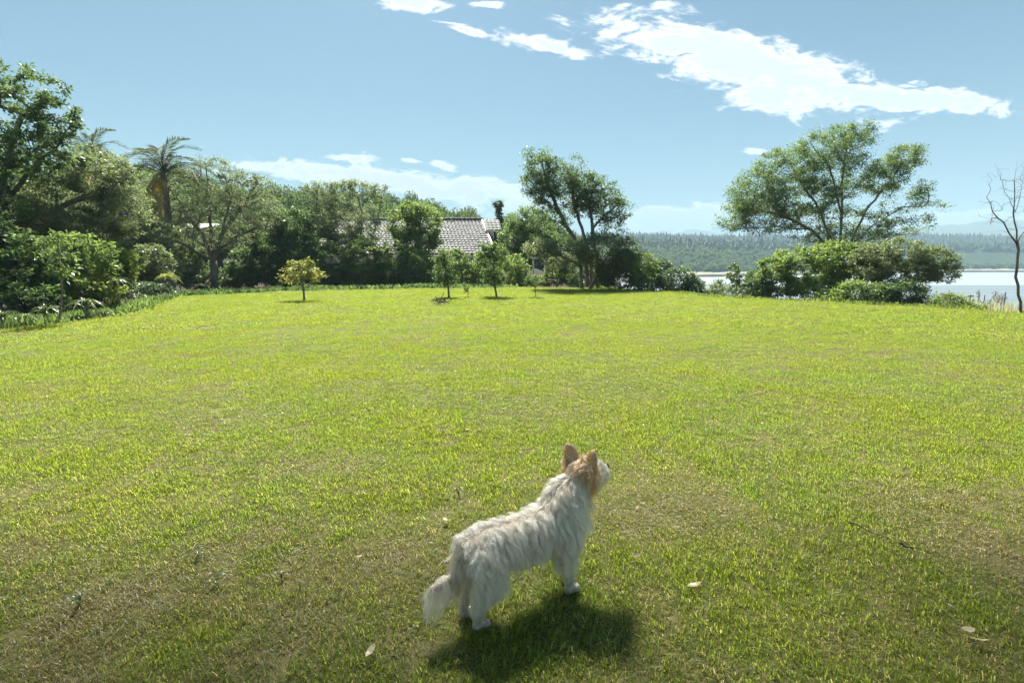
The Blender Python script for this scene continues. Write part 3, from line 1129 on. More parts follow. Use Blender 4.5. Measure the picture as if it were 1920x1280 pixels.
shrub('dark shrub behind the tree fern and half bare trunk', 350, 29.8, [E(350, 495, 42, 48, 30, 1), E(375, 525, 40, 18, 29.4, .8)],
      leaf='leaf_dark', n_tips=120, lai=3.0, leaf_len=.15, leaf_wid=.07)
f = foot(690, 34.5)
plant('umbrella_tree', 'flat-topped tree with bare forked limbs before the roof', 'tree', f,
      [np.array([f, np.array(at(690, 490, 34.4)), np.array(at(675, 450, 34.3)), np.array(at(640, 410, 34.2)), np.array(at(610, 375, 34))]),
       stem((675, 450, 34.3), (680, 400, 34.2), (668, 360, 34)), stem((690, 470, 34.4), (705, 420, 34.4), (715, 370, 34.4)), stem((675, 450, 34.3), (625, 440, 33.6), (590, 410, 33.4))],
      [E(600, 352, 40, 11, 34, .9), E(655, 347, 42, 9, 34, .9), E(708, 357, 22, 12, 34.2, .7), E(655, 385, 70, 30, 34, 1.2, .6), E(600, 410, 34, 40, 33.6, 1, .9), E(640, 435, 40, 22, 33.4, .9, .7), E(690, 428, 42, 28, 33.6, .9, .75)],
      leaf='leaf_grey', n_tips=420, lai=1.7, leaf_len=.12, leaf_wid=.05, clump=.34, trunk_r=.15, tip_r=.012, shell=.3)
hx = [(622, 497, 44, 45, 'hedge shrub nearest the dense evergreen, below the roof'), (682, 492, 44, 48, 'tallest hedge shrub, with pale leaning stems'),
      (738, 494, 38, 46, 'hedge shrub below the round tree'), (786, 503, 32, 38, 'low hedge shrub beside the first young lawn tree')]
for i, (px, py, w, h, lab) in enumerate(hx):
    shrub(lab, px, 31.0 - .1 * i, [E(px, py, w, h, 31.2, 1.0), E(px - 8, py + 22, w * .9, 24, 30.9, .9)], name='hedge_shrub', group='hedge shrubs below the roof',
          leaf='leaf_bush' if i % 2 else 'leaf_mid', bark='bark_pale', n_tips=170, lai=3.1, leaf_len=.13, leaf_wid=.06, trunk_r=.07)
f = foot(785, 33.4)
plant('round_tree', 'bushy rounded tree before the tiled roof', 'tree', f, [np.array([f, np.array(at(785, 480, 33.4)), np.array(at(788, 400, 33.4))])],
      [E(795, 420, 36, 38, 33.4, 1.2), E(758, 425, 30, 34, 33.2, 1), E(775, 395, 26, 18, 33.4, .9), E(785, 455, 42, 25, 33, 1)],
      leaf='leaf_bush', n_tips=260, lai=3.0, leaf_len=.15, leaf_wid=.07, clump=.38, trunk_r=.14, shell=.65)
f = foot(936, 43)
plant('columnar_tree', 'narrow columnar tree rising behind the dormer', 'tree', f, [np.array([f, np.array(at(936, 440, 43)), np.array(at(935, 378, 43))])],
      [E(934, 385, 9, 10, 43, .4), E(936, 410, 7, 26, 43, .35), E(936, 440, 8, 18, 43, .35)], leaf='leaf_blue', n_tips=90, lai=3.6, leaf_len=.2, leaf_wid=.08, clump=.24, trunk_r=.12, shell=.5)
f = foot(985, 36)
plant('broad_tree', 'pale green broad tree between the dormer and the big leaning tree', 'tree', f,
      [np.array([f, np.array(at(985, 480, 36)), np.array(at(985, 410, 36))])],
      [E(990, 418, 42, 30, 36, 1.4), E(965, 445, 32, 32, 35.6, 1.1), E(1010, 455, 45, 32, 35, 1.2), E(975, 490, 36, 22, 35, 1)],
      leaf='leaf_mid', n_tips=260, lai=2.4, leaf_len=.16, leaf_wid=.07, clump=.38, trunk_r=.15, shell=.55)
shrub('green shrub between the two tallest young lawn trees', 880, 30.5, [E(870, 515, 26, 26, 30.8, .8), E(850, 490, 30, 24, 31, .8), E(900, 500, 22, 30, 31, .7)],
      leaf='leaf_bush', n_tips=110, lai=2.6, leaf_len=.13, leaf_wid=.06)
shrub('green shrub at the corner of the veranda', 965, 31, [E(962, 505, 30, 32, 31.2, .9), E(985, 530, 30, 12, 30.5, .6)],
      leaf='leaf_bush', n_tips=110, lai=2.8, leaf_len=.13, leaf_wid=.06)
shrub('bright yellow-green shrub behind the veranda posts', 1040, 31.5, [E(1050, 500, 30, 20, 31.5, .7), E(1035, 525, 32, 12, 31, .6)],
      leaf='leaf_fresh', n_tips=90, lai=2.8, leaf_len=.13, leaf_wid=.06)

f = foot(1105, 28.6)
plant('leaning_tree', 'big multi-stemmed tree with a leaning windswept crown at the lawn rim', 'tree', f,
      [np.array([f + np.array([-.1, 0, 0]), np.array(at(1097, 490, 28.6)), np.array(at(1070, 435, 28.6)), np.array(at(1045, 395, 28.6)), np.array(at(1030, 350, 28.6)), np.array(at(1015, 305, 28.6))]),
       np.array([f + np.array([.15, 0, 0]), np.array(at(1108, 490, 28.8)), np.array(at(1095, 440, 28.8)), np.array(at(1078, 390, 28.8)), np.array(at(1070, 335, 28.8))]),
       np.array([f + np.array([.4, -.1, 0]), np.array(at(1118, 490, 28.4)), np.array(at(1110, 430, 28.4)), np.array(at(1105, 380, 28.4)), np.array(at(1120, 345, 28.4))]),
       stem((1115, 500, 28.4), (1135, 480, 28), (1165, 455, 28)), stem((1110, 430, 28.4), (1135, 405, 28.2), (1155, 385, 28)), stem((1085, 465, 28.6), (1040, 470, 28), (1000, 455, 28))],
      [E(1012, 318, 36, 30, 28.6, 1.2), E(1050, 335, 40, 30, 28.6, 1.3), E(1088, 345, 34, 32, 28.6, 1.3), E(1138, 385, 38, 32, 28.2, 1.2), E(1020, 365, 34, 18, 28.5, 1), E(1095, 385, 34, 26, 28.6, 1.1, .8),
       E(1150, 425, 28, 22, 28, .9, .7), E(1010, 290, 30, 18, 28.6, .7, .4), E(1060, 302, 40, 14, 28.6, .7, .35), E(1060, 362, 70, 42, 28.8, 1.2, .8), E(1115, 365, 50, 40, 28.6, 1, .8), E(1165, 395, 20, 26, 28, .8, .7), E(1040, 410, 40, 24, 28.6, .9, .4), E(1000, 345, 28, 24, 28.4, .8, .8)],
      leaf='leaf_dark', n_tips=620, lai=1.25, leaf_len=.125, leaf_wid=.052, clump=.36, trunk_r=.24, tip_r=.010, shell=.2)
f = foot(1090, 27.8)
plant('skirting_tree', 'low wide tree skirting the foot of the leaning tree', 'tree', f,
      [np.array([f, np.array(at(1090, 500, 27.6)), np.array(at(1080, 470, 27.4))]), np.array([f + np.array([.4, 0, 0]), np.array(at(1125, 500, 27.4)), np.array(at(1150, 465, 27.2))]), stem((1090, 500, 27.6), (1040, 475, 27.2), (1010, 470, 27))],
      [E(1060, 475, 60, 26, 27.4, 1.2), E(1130, 470, 58, 34, 27.2, 1.2), E(1010, 465, 32, 18, 27.2, .9), E(1175, 475, 26, 34, 27.2, .9)],
      leaf='leaf_grey', n_tips=260, lai=2.0, leaf_len=.13, leaf_wid=.06, clump=.34, trunk_r=.13, shell=.5)
shrub('russet grey shrub under the skirting tree', 1165, 26.8, [E(1165, 522, 44, 20, 26.8, .8), E(1140, 505, 24, 24, 27, .7)], leaf='leaf_bronze', n_tips=110, lai=2.6, leaf_len=.12, leaf_wid=.055)
shrub('leafy green bush right of the leaning tree', 1205, 26.5, [E(1202, 505, 32, 34, 26.6, .9), E(1215, 530, 30, 18, 26.2, .8), E(1170, 490, 26, 22, 27, .7)], leaf='leaf_bush', n_tips=150, lai=3.0, leaf_len=.13, leaf_wid=.065)
shrub('small dark bush rising behind the rounded dark bush', 1240, 29, [E(1240, 500, 20, 14, 29.5, .7), E(1240, 520, 20, 18, 29.5, .7)], leaf='leaf_blue', n_tips=80, lai=3.2, leaf_len=.13, leaf_wid=.065)
shrub('rounded blue-green dark bush where the lawn drops', 1275, 25.8, [E(1268, 527, 38, 28, 25.8, .9), E(1300, 540, 26, 18, 25.4, .7)], leaf='leaf_blue', n_tips=170, lai=3.4, leaf_len=.13, leaf_wid=.07)
shrub('pale silvery shrub beside the lone sapling', 1350, 24.5, [E(1352, 543, 24, 18, 24.6, .6), E(1402, 540, 20, 18, 24.4, .5), E(1330, 552, 18, 10, 24.6, .5)], leaf='leaf_grey', n_tips=80, lai=2.4, leaf_len=.11, leaf_wid=.05)
f = foot(1381, 22.8)
plant('sapling', 'lone upright sapling against the lagoon', 'tree', f, [np.array([f, np.array(at(1381, 530, 22.8)), np.array(at(1378, 492, 22.8))])],
      [E(1377, 510, 14, 22, 22.8, .3), E(1383, 535, 10, 12, 22.8, .25)], leaf='leaf_mid', n_tips=38, lai=1.8, trunk_r=.035, tip_r=.007, leaf_len=.13, leaf_wid=.06, clump=.16)

f = foot(1570, 29.5)
T = 29.5
plant('spreading_tree', 'wide domed tree on fanned stems above the bush by the lagoon', 'tree', f,
      [np.array([f, np.array(at(1575, 470, T)), np.array(at(1578, 400, T)), np.array(at(1580, 330, T)), np.array(at(1590, 260, T))]),
       np.array([f + np.array([-.2, .1, 0]), np.array(at(1560, 470, T)), np.array(at(1520, 430, T)), np.array(at(1460, 400, T)), np.array(at(1400, 390, T))]),
       np.array([f + np.array([.25, 0, 0]), np.array(at(1590, 465, T - .3)), np.array(at(1620, 400, T - .4)), np.array(at(1660, 350, T - .4)), np.array(at(1690, 310, T - .4))]),
       stem((1560, 470, T), (1540, 400, T + .4), (1500, 340, T + .5), (1480, 300, T + .5)), stem((1520, 430, T), (1450, 425, T - .5), (1380, 430, T - .6)),
       stem((1590, 465, T - .3), (1640, 420, T - .8), (1690, 390, T - 1), (1750, 385, T - 1)), stem((1578, 400, T), (1560, 330, T - .6), (1540, 280, T - .6)),
       stem((1590, 465, T - .3), (1650, 440, T - 1), (1720, 440, T - 1.2))],
      [E(1545, 275, 50, 32, T, 1.5), E(1480, 310, 62, 40, T, 1.7), E(1415, 360, 50, 46, T, 1.6), E(1375, 410, 32, 28, T - .4, 1), E(1570, 330, 90, 45, T, 1.9), E(1500, 375, 80, 40, T, 1.7, .8), E(1610, 262, 32, 24, T, .9, .8), E(1630, 238, 15, 9, T, .4),
       E(1700, 295, 34, 24, T - .4, 1), E(1660, 330, 42, 34, T - .4, 1.1, .8), E(1690, 360, 45, 30, T - .6, 1, .5), E(1700, 410, 50, 30, T - 1, 1, .45), E(1750, 385, 24, 12, T - 1, .6, .6), E(1730, 350, 16, 12, T - .7, .5, .6),
       E(1570, 415, 120, 34, T - .4, 1.6, .6), E(1590, 445, 110, 18, T - .6, 1.3, .6), E(1430, 425, 70, 16, T - .5, 1, .6), E(1440, 385, 70, 40, T, 1.5, .8), E(1580, 238, 24, 10, T, .6)],
      leaf='leaf_mid', bark='bark', n_tips=900, lai=1.45, leaf_len=.105, leaf_wid=.046, clump=.44, trunk_r=.20, tip_r=.010, shell=.3, max_leaves=120000)
shrub('large bright green bush under the wide domed tree', 1510, 21.5, [E(1510, 500, 62, 46, 21.6, 1.1), E(1565, 487, 55, 38, 22, 1), E(1605, 500, 56, 46, 21.4, .9), E(1640, 485, 40, 36, 20.9, .8), E(1455, 512, 34, 38, 21.5, .8), E(1530, 540, 60, 24, 21, .9)],
      leaf='leaf_bush', bark='bark_pale', n_tips=300, lai=2.8, leaf_len=.12, leaf_wid=.055, trunk_r=.07)
shrub('dark bush in the gap beside the lone sapling', 1425, 22, [E(1425, 530, 26, 30, 22.2, .8), E(1440, 548, 30, 14, 21.6, .6)], leaf='leaf_dark', n_tips=120, lai=3.2, leaf_len=.12, leaf_wid=.06)
f = foot(1655, 20)
plant('low_spreading_tree', 'low spreading grey-green tree reaching out over the lagoon', 'tree', f,
      [np.array([f, np.array(at(1650, 510, 20)), np.array(at(1660, 480, 20))]), np.array([f + np.array([.2, 0, 0]), np.array(at(1690, 528, 19.8)), np.array(at(1750, 520, 19.6))]), stem((1650, 510, 20), (1700, 490, 19.8), (1740, 480, 19.8))],
      [E(1680, 475, 66, 30, 20, 1.1), E(1740, 495, 48, 36, 19.8, 1), E(1640, 490, 45, 38, 20, 1), E(1700, 510, 60, 22, 19.8, .9), E(1770, 512, 24, 20, 19.8, .6)],
      leaf='leaf_grey', n_tips=340, lai=2.2, leaf_len=.10, leaf_wid=.042, clump=.24, trunk_r=.11, tip_r=.007, shell=.5)
shrub('dark leafy shrub below the low spreading tree', 1690, 18.6, [E(1690, 548, 46, 26, 18.7, .7), E(1650, 552, 34, 20, 18.8, .6)], leaf='leaf_dark', n_tips=170, lai=3.4, leaf_len=.10, leaf_wid=.05)
shrub('deep green shrub at the foot of the large bush', 1600, 19.4, [E(1605, 548, 42, 24, 19.5, .7), E(1560, 558, 32, 14, 19.6, .6)], leaf='leaf_bush', n_tips=130, lai=3.2, leaf_len=.10, leaf_wid=.05)
shrub('low light green bush at the rim of the lawn before the reeds', 1790, 17.4, [E(1778, 566, 32, 15, 17.5, .5), E(1815, 576, 22, 8, 17.2, .4)], leaf='leaf_fresh', n_tips=110, lai=2.6, leaf_len=.09, leaf_wid=.04)
f = foot(1921, 16.0)
plant('bare_tree', 'slender leafless tree with a crooked foot beside the reeds', 'tree', f,
      [np.array([f, np.array(at(1909, 552, 16)), np.array(at(1906, 520, 16)), np.array(at(1907, 450, 16)), np.array(at(1903, 400, 16)), np.array(at(1902, 340, 16)), np.array(at(1908, 300, 16))]),
       stem((1905, 455, 16), (1880, 420, 16), (1862, 395, 16), (1850, 370, 16)), stem((1905, 460, 16), (1935, 410, 16), (1950, 360, 16)), stem((1903, 395, 16), (1885, 360, 15.8), (1868, 320, 15.8)),
       stem((1907, 492, 16), (1890, 478, 15.8), (1872, 462, 15.7)), stem((1903, 400, 16), (1918, 350, 16.2), (1918, 310, 16.3))],
      [E(1880, 350, 34, 45, 16, .8), E(1930, 350, 34, 50, 16, .8), E(1865, 400, 26, 30, 15.8, .6), E(1905, 420, 40, 30, 16, .8)],
      leaf='leaf_grey', bark='bark', n_tips=110, lai=0, trunk_r=.055, tip_r=.0035, step=.25, shell=.3, up=.05)

# ---- young trees standing in the lawn
def young(label, px, py, stems_px, ells_px, leaf, name='young_tree', **kw):
    b = on_flat(px, py)
    b.z = tz(b.x, b.y) - .02
    Y = b.y
    st = [np.array([np.array(b)] + [np.array(at(x, y, Y)) for x, y in stems_px])]
    ells = [E(x, y, w, h, Y) for x, y, w, h in ells_px]
    kw.setdefault('n_tips', 90)
    kw.setdefault('lai', 2.0)
    kw.setdefault('trunk_r', .06)
    kw['lai'] = kw['lai'] * .62
    kw['n_tips'] = int(kw['n_tips'] * .8)
    kw.setdefault('shell', .15)
    plant(name, label, 'tree', b, st, ells, leaf=leaf, tip_r=.006, step=.14, group='young trees planted in the lawn', **kw)


young('young yellow-leaved tree standing alone on the lawn', 571, 565, [(569, 545), (566, 525), (565, 510)], [(562, 504, 34, 16), (545, 520, 24, 14), (588, 518, 22, 14), (568, 492, 22, 10)], 'leaf_yellow',
      leaf_len=.12, leaf_wid=.05, clump=.2, lai=1.7, n_tips=110)
young('young lawn tree with a broad bushy crown, nearer the hedge', 842, 559, [(841, 545), (838, 520), (833, 490)], [(833, 505, 27, 30), (828, 482, 18, 16), (840, 525, 22, 14)], 'leaf_mid', leaf_len=.10, leaf_wid=.045, clump=.18, lai=2.4, n_tips=130)
young('tallest young lawn tree, full crowned, before the house corner', 931, 557, [(928, 540), (926, 515), (925, 480)], [(925, 492, 30, 36), (912, 470, 18, 18), (935, 470, 18, 18), (925, 525, 24, 12)], 'leaf_mid', leaf_len=.10, leaf_wid=.045, clump=.18, lai=2.4, n_tips=150)
young('tiny crooked sapling between two bushy young trees', 879, 558, [(878, 550), (874, 545), (872, 538)], [(872, 538, 9, 10)], 'leaf_fresh', n_tips=25, leaf_len=.08, leaf_wid=.04, clump=.09, trunk_r=.02, lai=1.6)
young('small round young tree before the veranda', 1003, 558, [(1004, 545), (1002, 532)], [(1000, 525, 15, 12), (990, 530, 8, 8)], 'leaf_mid', n_tips=50, leaf_len=.085, leaf_wid=.04, clump=.12, trunk_r=.03, lai=2.0)
young('thin whip of a sapling nearest the leaning tree', 1068, 551, [(1068, 540), (1067, 520)], [(1067, 522, 6, 10)], 'leaf_fresh', n_tips=14, leaf_len=.07, leaf_wid=.03, clump=.08, trunk_r=.015, lai=.9)


shrub('tall feathery shrub below the palm crown', 355, 31.5, [E(350, 455, 46, 38, 32, 1.2), E(310, 480, 40, 40, 31.5, 1)], leaf='leaf_grey', n_tips=150, lai=2.4, leaf_len=.13, leaf_wid=.055)
shrub('leafy tree-like shrub veiling the lower end of the roof', 600, 33, [E(598, 455, 34, 32, 33.2, 1), E(650, 458, 34, 22, 33, .9)], leaf='leaf_mid', n_tips=170, lai=2.2, leaf_len=.12, leaf_wid=.05)

shrub('dark green shrub filling the gap behind the leaning trunks', 1085, 31, [E(1085, 512, 42, 26, 31, .9), E(1130, 515, 36, 24, 30.5, .8)], leaf='leaf_mid', n_tips=120, lai=2.8, leaf_len=.13, leaf_wid=.06)

# ---- palms
def frond_mesh(name, mat, length=2.6, arch=.9, sag=1.3, nleaf=46, leaf=.55, hang=.35):
    g = Geo()
    t = np.linspace(0, 1, 16)
    x = length * (t - .10 * t ** 2)
    z = arch * np.sin(t * math.pi * .62) - sag * t ** 2.2
    g.tube(np.stack([x, 0 * t, z], 1), .028 * (1 - t) + .005, 4, tint=.7)
    for s in (-1, 1):
        k = np.linspace(.12, .99, nleaf)
        k = np.clip(k + RNG.normal(size=nleaf) * .006, .1, 1)
        bx = np.interp(k, t, x)
        bz = np.interp(k, t, z)
        L = leaf * (.35 + .85 * np.sin(np.clip(k * 1.05, 0, 1) * math.pi) ** .6) * (.85 + .3 * RNG.random(nleaf))
        dx = .55 + .25 * RNG.random(nleaf)
        dz = -hang + .35 * RNG.random(nleaf)
        d = np.stack([dx, s * np.ones(nleaf) * .8, dz], 1)
        d /= np.linalg.norm(d, axis=1)[:, None]
        p0 = np.stack([bx, 0 * bx, bz], 1)
        c = p0 + d * (L * .5)[:, None]
        n = np.tile(np.array([[.2, 0, 1.0]]), (nleaf, 1)) + rand_unit(nleaf) * .3
        leaf_cloud(g, c, d, n, L, np.full(nleaf, .05), .2 + .7 * RNG.random(nleaf))
    return g.mesh(name, mat)


FRONDS = [frond_mesh('frond', M['palm_leaf'], 2.5, .9, 1.2), frond_mesh('frond', M['palm_leaf'], 2.3, 1.1, 1.7), frond_mesh('frond', M['palm_leaf'], 2.6, .7, 1.9, hang=.6)]
DEAD = frond_mesh('dead_frond', M['dead_frond'], 2.2, .2, 2.2, hang=.8)


def palm(label, crown_px, crown_py, Y, n, size, dead=0, seed=0):
    c = at(crown_px, crown_py, Y)
    b = foot(crown_px, Y)
    root = empty('palm_tree', b)
    tag(root, label, 'palm')
    g = Geo()
    h = c.z - b[2]
    t = np.linspace(0, 1, 22)
    pts = np.stack([.15 * np.sin(t * 2.2), .05 * t, h * t], 1)
    g.tube(pts, (.20 - .05 * t + .012 * np.cos(np.arange(22) * math.pi)) * min(1, size), 10, tint=.4)
    g.obj('trunk', M['bark'], root, True)
    top = Vector(pts[-1])
    rr = random.Random(seed)
    for i in range(n):
        a = i * 2.39996 + rr.uniform(-.2, .2)
        lift = -math.radians(55 - 75 * i / n + rr.uniform(-8, 8))
        o = link(bpy.data.objects.new('frond', FRONDS[i % 3]), root)
        o.location = top
        o.rotation_euler = (0, lift, a)
        o.scale = (size,) * 3
    for i in range(dead):
        o = link(bpy.data.objects.new('dead_frond', DEAD), root)
        o.location = top - Vector((0, 0, .15))
        o.rotation_euler = (0, rr.uniform(.2, .5), math.radians(150 + 70 * i) + rr.uniform(-.3, .3))
        o.scale = (size * .9,) * 3
        o['label'] = 'withered yellow-brown palm frond'


palm('palm with arching fronds and withered yellow fronds below its crown', 322, 326, 28, 16, .98, 3, 3)
palm('palm with a few fronds rising behind the grey-green spreading tree', 195, 295, 25, 13, .72, 1, 9)


# ---- small tree fern / rosette plants of the bed
def strap_mesh(name, mat, length, width, arch, sag, segs=6):
    t = np.linspace(0, 1, segs + 1)
    x = length * t * (1 - .18 * t)
    z = arch * np.sin(t * math.pi * .7) - sag * t ** 2
    w = width * np.sin(np.clip(.18 + t * .82, 0, 1) * math.pi) ** .7 * .5 + .0015
    v, q = [], []
    for i in range(segs + 1):
        v += [(x[i], -w[i], z[i] + w[i] * .5), (x[i], 0, z[i]), (x[i], w[i], z[i] + w[i] * .5)]
    for i in range(segs):
        k = i * 3
        q += [(k, k + 3, k + 4, k + 1), (k + 1, k + 4, k + 5, k + 2)]
    return np_mesh(name, v, q, None, mat, {'tint': np.repeat(RNG.random(), len(v))})


STRAPS = [strap_mesh('leaf', M['strap_leaf'], 1, .09, .42, .5), strap_mesh('leaf', M['strap_leaf'], 1, .08, .5, .9), strap_mesh('leaf', M['strap_leaf'], .9, .09, .3, .2), strap_mesh('leaf', M['strap_leaf'], 1.05, .075, .45, .75)]
FERNS = [frond_mesh('frond', M['leaf_yellow'], 1.0, .35, .75, 22, .22, .3), frond_mesh('frond', M['leaf_fresh'], 1.0, .3, .9, 22, .22, .3)]


def rosette(label, px, Y, r, lift=0.0, n=26, name='rosette_plant', cat='plant', group='rosette plants along the bed', meshes=None, stem_r=.05, child='leaf', seed=0):
    b = foot(px, Y)
    root = empty(name, b)
    tag(root, label, cat, group)
    rr = random.Random(seed + int(px))
    if lift > 0:
        g = Geo()
        t = np.linspace(0, 1, 10)
        g.tube(np.stack([.04 * np.sin(t * 4), 0 * t, lift * t], 1), stem_r * (1.15 - .3 * t + .07 * np.cos(np.arange(10) * math.pi)), 7, tint=.4)
        g.obj('stem', M['bark'], root, True)
    for i in range(n):
        ms = meshes or STRAPS
        o = link(bpy.data.objects.new(child, ms[rr.randrange(len(ms))]), root)
        o.location = (0, 0, max(lift, .03))
        o.rotation_euler = (rr.uniform(-.15, .15), -math.radians(62 - 62 * (i / n) + rr.uniform(-10, 10)), i * 2.39996)
        s = r * rr.uniform(.8, 1.12) * (.75 + .25 * i / n)
        o.scale = (s, s, s)
    return root


rosette('large pale strap-leaved rosette spilling onto the lawn rim', 165, 13.5, .62, .25, 34, stem_r=.08)
rosette('rosette on a raised brown stem beside the sunlit shrub', 222, 15.5, .55, .75, 30)
rosette('strap-leaved rosette at the frame end of the bed', 8, 11.7, .52, .12, 24)
rosette('strap-leaved rosette second from the frame end of the bed', 52, 12.2, .5, .05, 24)
rosette('dark rosette beside the thin sapling stem', 88, 12.7, .5, .2, 22)
rosette('small rosette at the lawn rim below the large pale rosette', 198, 13.9, .36, .0, 22)
rosette('small upright rosette at the brick-coloured end of the bed', 232, 15.8, .34, .0, 20)
rosette('low rosette between the sapling and the large pale rosette', 138, 13.0, .34, .0, 20)
rosette('broad-leaved clump right at the foot of the tree fern', 262, 19.6, .55, .0, 24)
rosette('leafy clump on the lawn side of the tree fern', 300, 20.4, .42, .0, 22)
rosette('small tree fern with yellow fronds on a brown trunk', 316, 21.6, .52, .72, 18, 'tree_fern', 'tree fern', None, FERNS, .10, 'frond')


# ---- undergrowth along the back of the lawn
def strip_undergrowth(name, label, line, n, h, mats, wid=.05, kind='stuff'):
    g = Geo()
    pts = np.array([on_flat(*p) for p in line])
    seg = np.linspace(0, len(pts) - 1, n)
    base = np.stack([np.interp(seg, np.arange(len(pts)), pts[:, k]) for k in range(3)], 1)
    d = base[:, :2] / np.linalg.norm(base[:, :2], axis=1)[:, None]
    off = RNG.random(n) ** .8 * 1.7 + .15
    base[:, :2] += d * off[:, None] + RNG.normal(size=(n, 2)) * .2
    base[:, 2] = terrain_z(base[:, 0], base[:, 1])
    hh = h * (.4 + .9 * RNG.random(n)) * (.6 + .8 * fbm(base[:, 0] * .7, base[:, 1] * .7, 51, 2))
    ax = rand_unit(n) * .55
    ax[:, 2] = np.abs(ax[:, 2]) + .7
    ax /= np.linalg.norm(ax, axis=1)[:, None]
    c = base + ax * (hh * .5)[:, None]
    leaf_cloud(g, c, ax, rand_unit(n), hh, wid * (.5 + RNG.random(n)), RNG.random(n))
    o = g.obj(name, M[mats])
    tag(o, label, 'plants', None, kind)


strip_undergrowth('ground_cover', 'strip of leafy ground cover along the back of the lawn', [(335, 556), (430, 551), (520, 547), (760, 543), (960, 541)], 2600, .2, 'leaf_dark', .16)
strip_undergrowth('ground_cover', 'leafy ground cover fringing the shaded bed', [(0, 622), (120, 606), (240, 588), (320, 558)], 4500, .2, 'leaf_mid', .05)
strip_undergrowth('long_grass', 'long grass fringing the lawn rim above the lagoon', [(1110, 541), (1240, 548), (1330, 557), (1500, 566), (1735, 577), (1800, 582)], 7000, .14, 'leaf_fresh', .03)


# ------------------------------------------------------------------ house
def roof_mat():
    m, nt, out = new_mat('roof_tile')
    t = nn(nt, 'ShaderNodeAttribute', attribute_name='tint').outputs['Fac']
    c = ramp(nt, t, [(0.0, (.11, .112, .106)), (0.5, (.145, .147, .14)), (1.0, (.185, .187, .18))])
    c = mixc(nt, ramp(nt, noise(nt, world_pos(nt), 1.3, 5), [(0.5, 0.0), (0.75, 0.4)]), c, (.10, .098, .075))
    p = nn(nt, 'ShaderNodeBsdfPrincipled')
    lk(nt, c, p.inputs['Base Color'])
    p.inputs['Roughness'].default_value = .7
    lk(nt, p.outputs[0], out.inputs[0])
    return m


def glass_mat():
    m, nt, out = new_mat('window_glass')
    p = nn(nt, 'ShaderNodeBsdfPrincipled')
    p.inputs['Base Color'].default_value = (.03, .035, .04, 1)
    p.inputs['Roughness'].default_value = .08
    lk(nt, p.outputs[0], out.inputs[0])
    return m


M['tile'] = roof_mat()
M['glass'] = glass_mat()
M['brick_wall'] = rough_mat('brick_wall', (.22, .12, .08), (.32, .19, .13), 8, .85)


def tiled_slope(g, e0, e1, r1, r0, tile_w=.25, course=.27):
    """Arched tiles in overlapping courses between an eave line e0-e1 and a ridge line r0-r1."""
    e0, e1, r0, r1 = (np.array(v, float) for v in (e0, e1, r0, r1))
    L = np.linalg.norm((r0 + r1) / 2 - (e0 + e1) / 2)
    nc = int(L / course)
    for j in range(nc):
        f0, f1 = j / nc, (j + 1.12) / nc
        f1 = min(f1, 1.0)
        a0, a1 = e0 + (r0 - e0) * f0, e1 + (r1 - e1) * f0
        b0, b1 = e0 + (r0 - e0) * f1, e1 + (r1 - e1) * f1
        nt_ = max(1, int(np.linalg.norm(a1 - a0) / tile_w))
        nrm = np.cross(a1 - a0, b0 - a0)
        nrm /= np.linalg.norm(nrm)
        if nrm[2] < 0:
            nrm = -nrm
        off = (j % 2) * .5
        for i in range(nt_):
            s0, s1 = (i + off * 0) / nt_, (i + 1) / nt_
            lift = .05 + RNG.normal() * .006
            prof = [(0, .0), (.3, .035), (.7, .035), (1, .0)]
            lo = [a0 + (a1 - a0) * (s0 + (s1 - s0) * p) + nrm * (lift + h) for p, h in prof]
            hi = [b0 + (b1 - b0) * (s0 + (s1 - s0) * p) + nrm * (.008 + h) for p, h in prof]
            un = [a0 + (a1 - a0) * (s0 + (s1 - s0) * p) + nrm * .0 for p, h in prof]
            q = [(k, k + 1, k + 5, k + 4) for k in range(3)]
            g.add(lo + hi, q, None, float(np.clip(.5 + RNG.normal() * .22, 0, 1)))


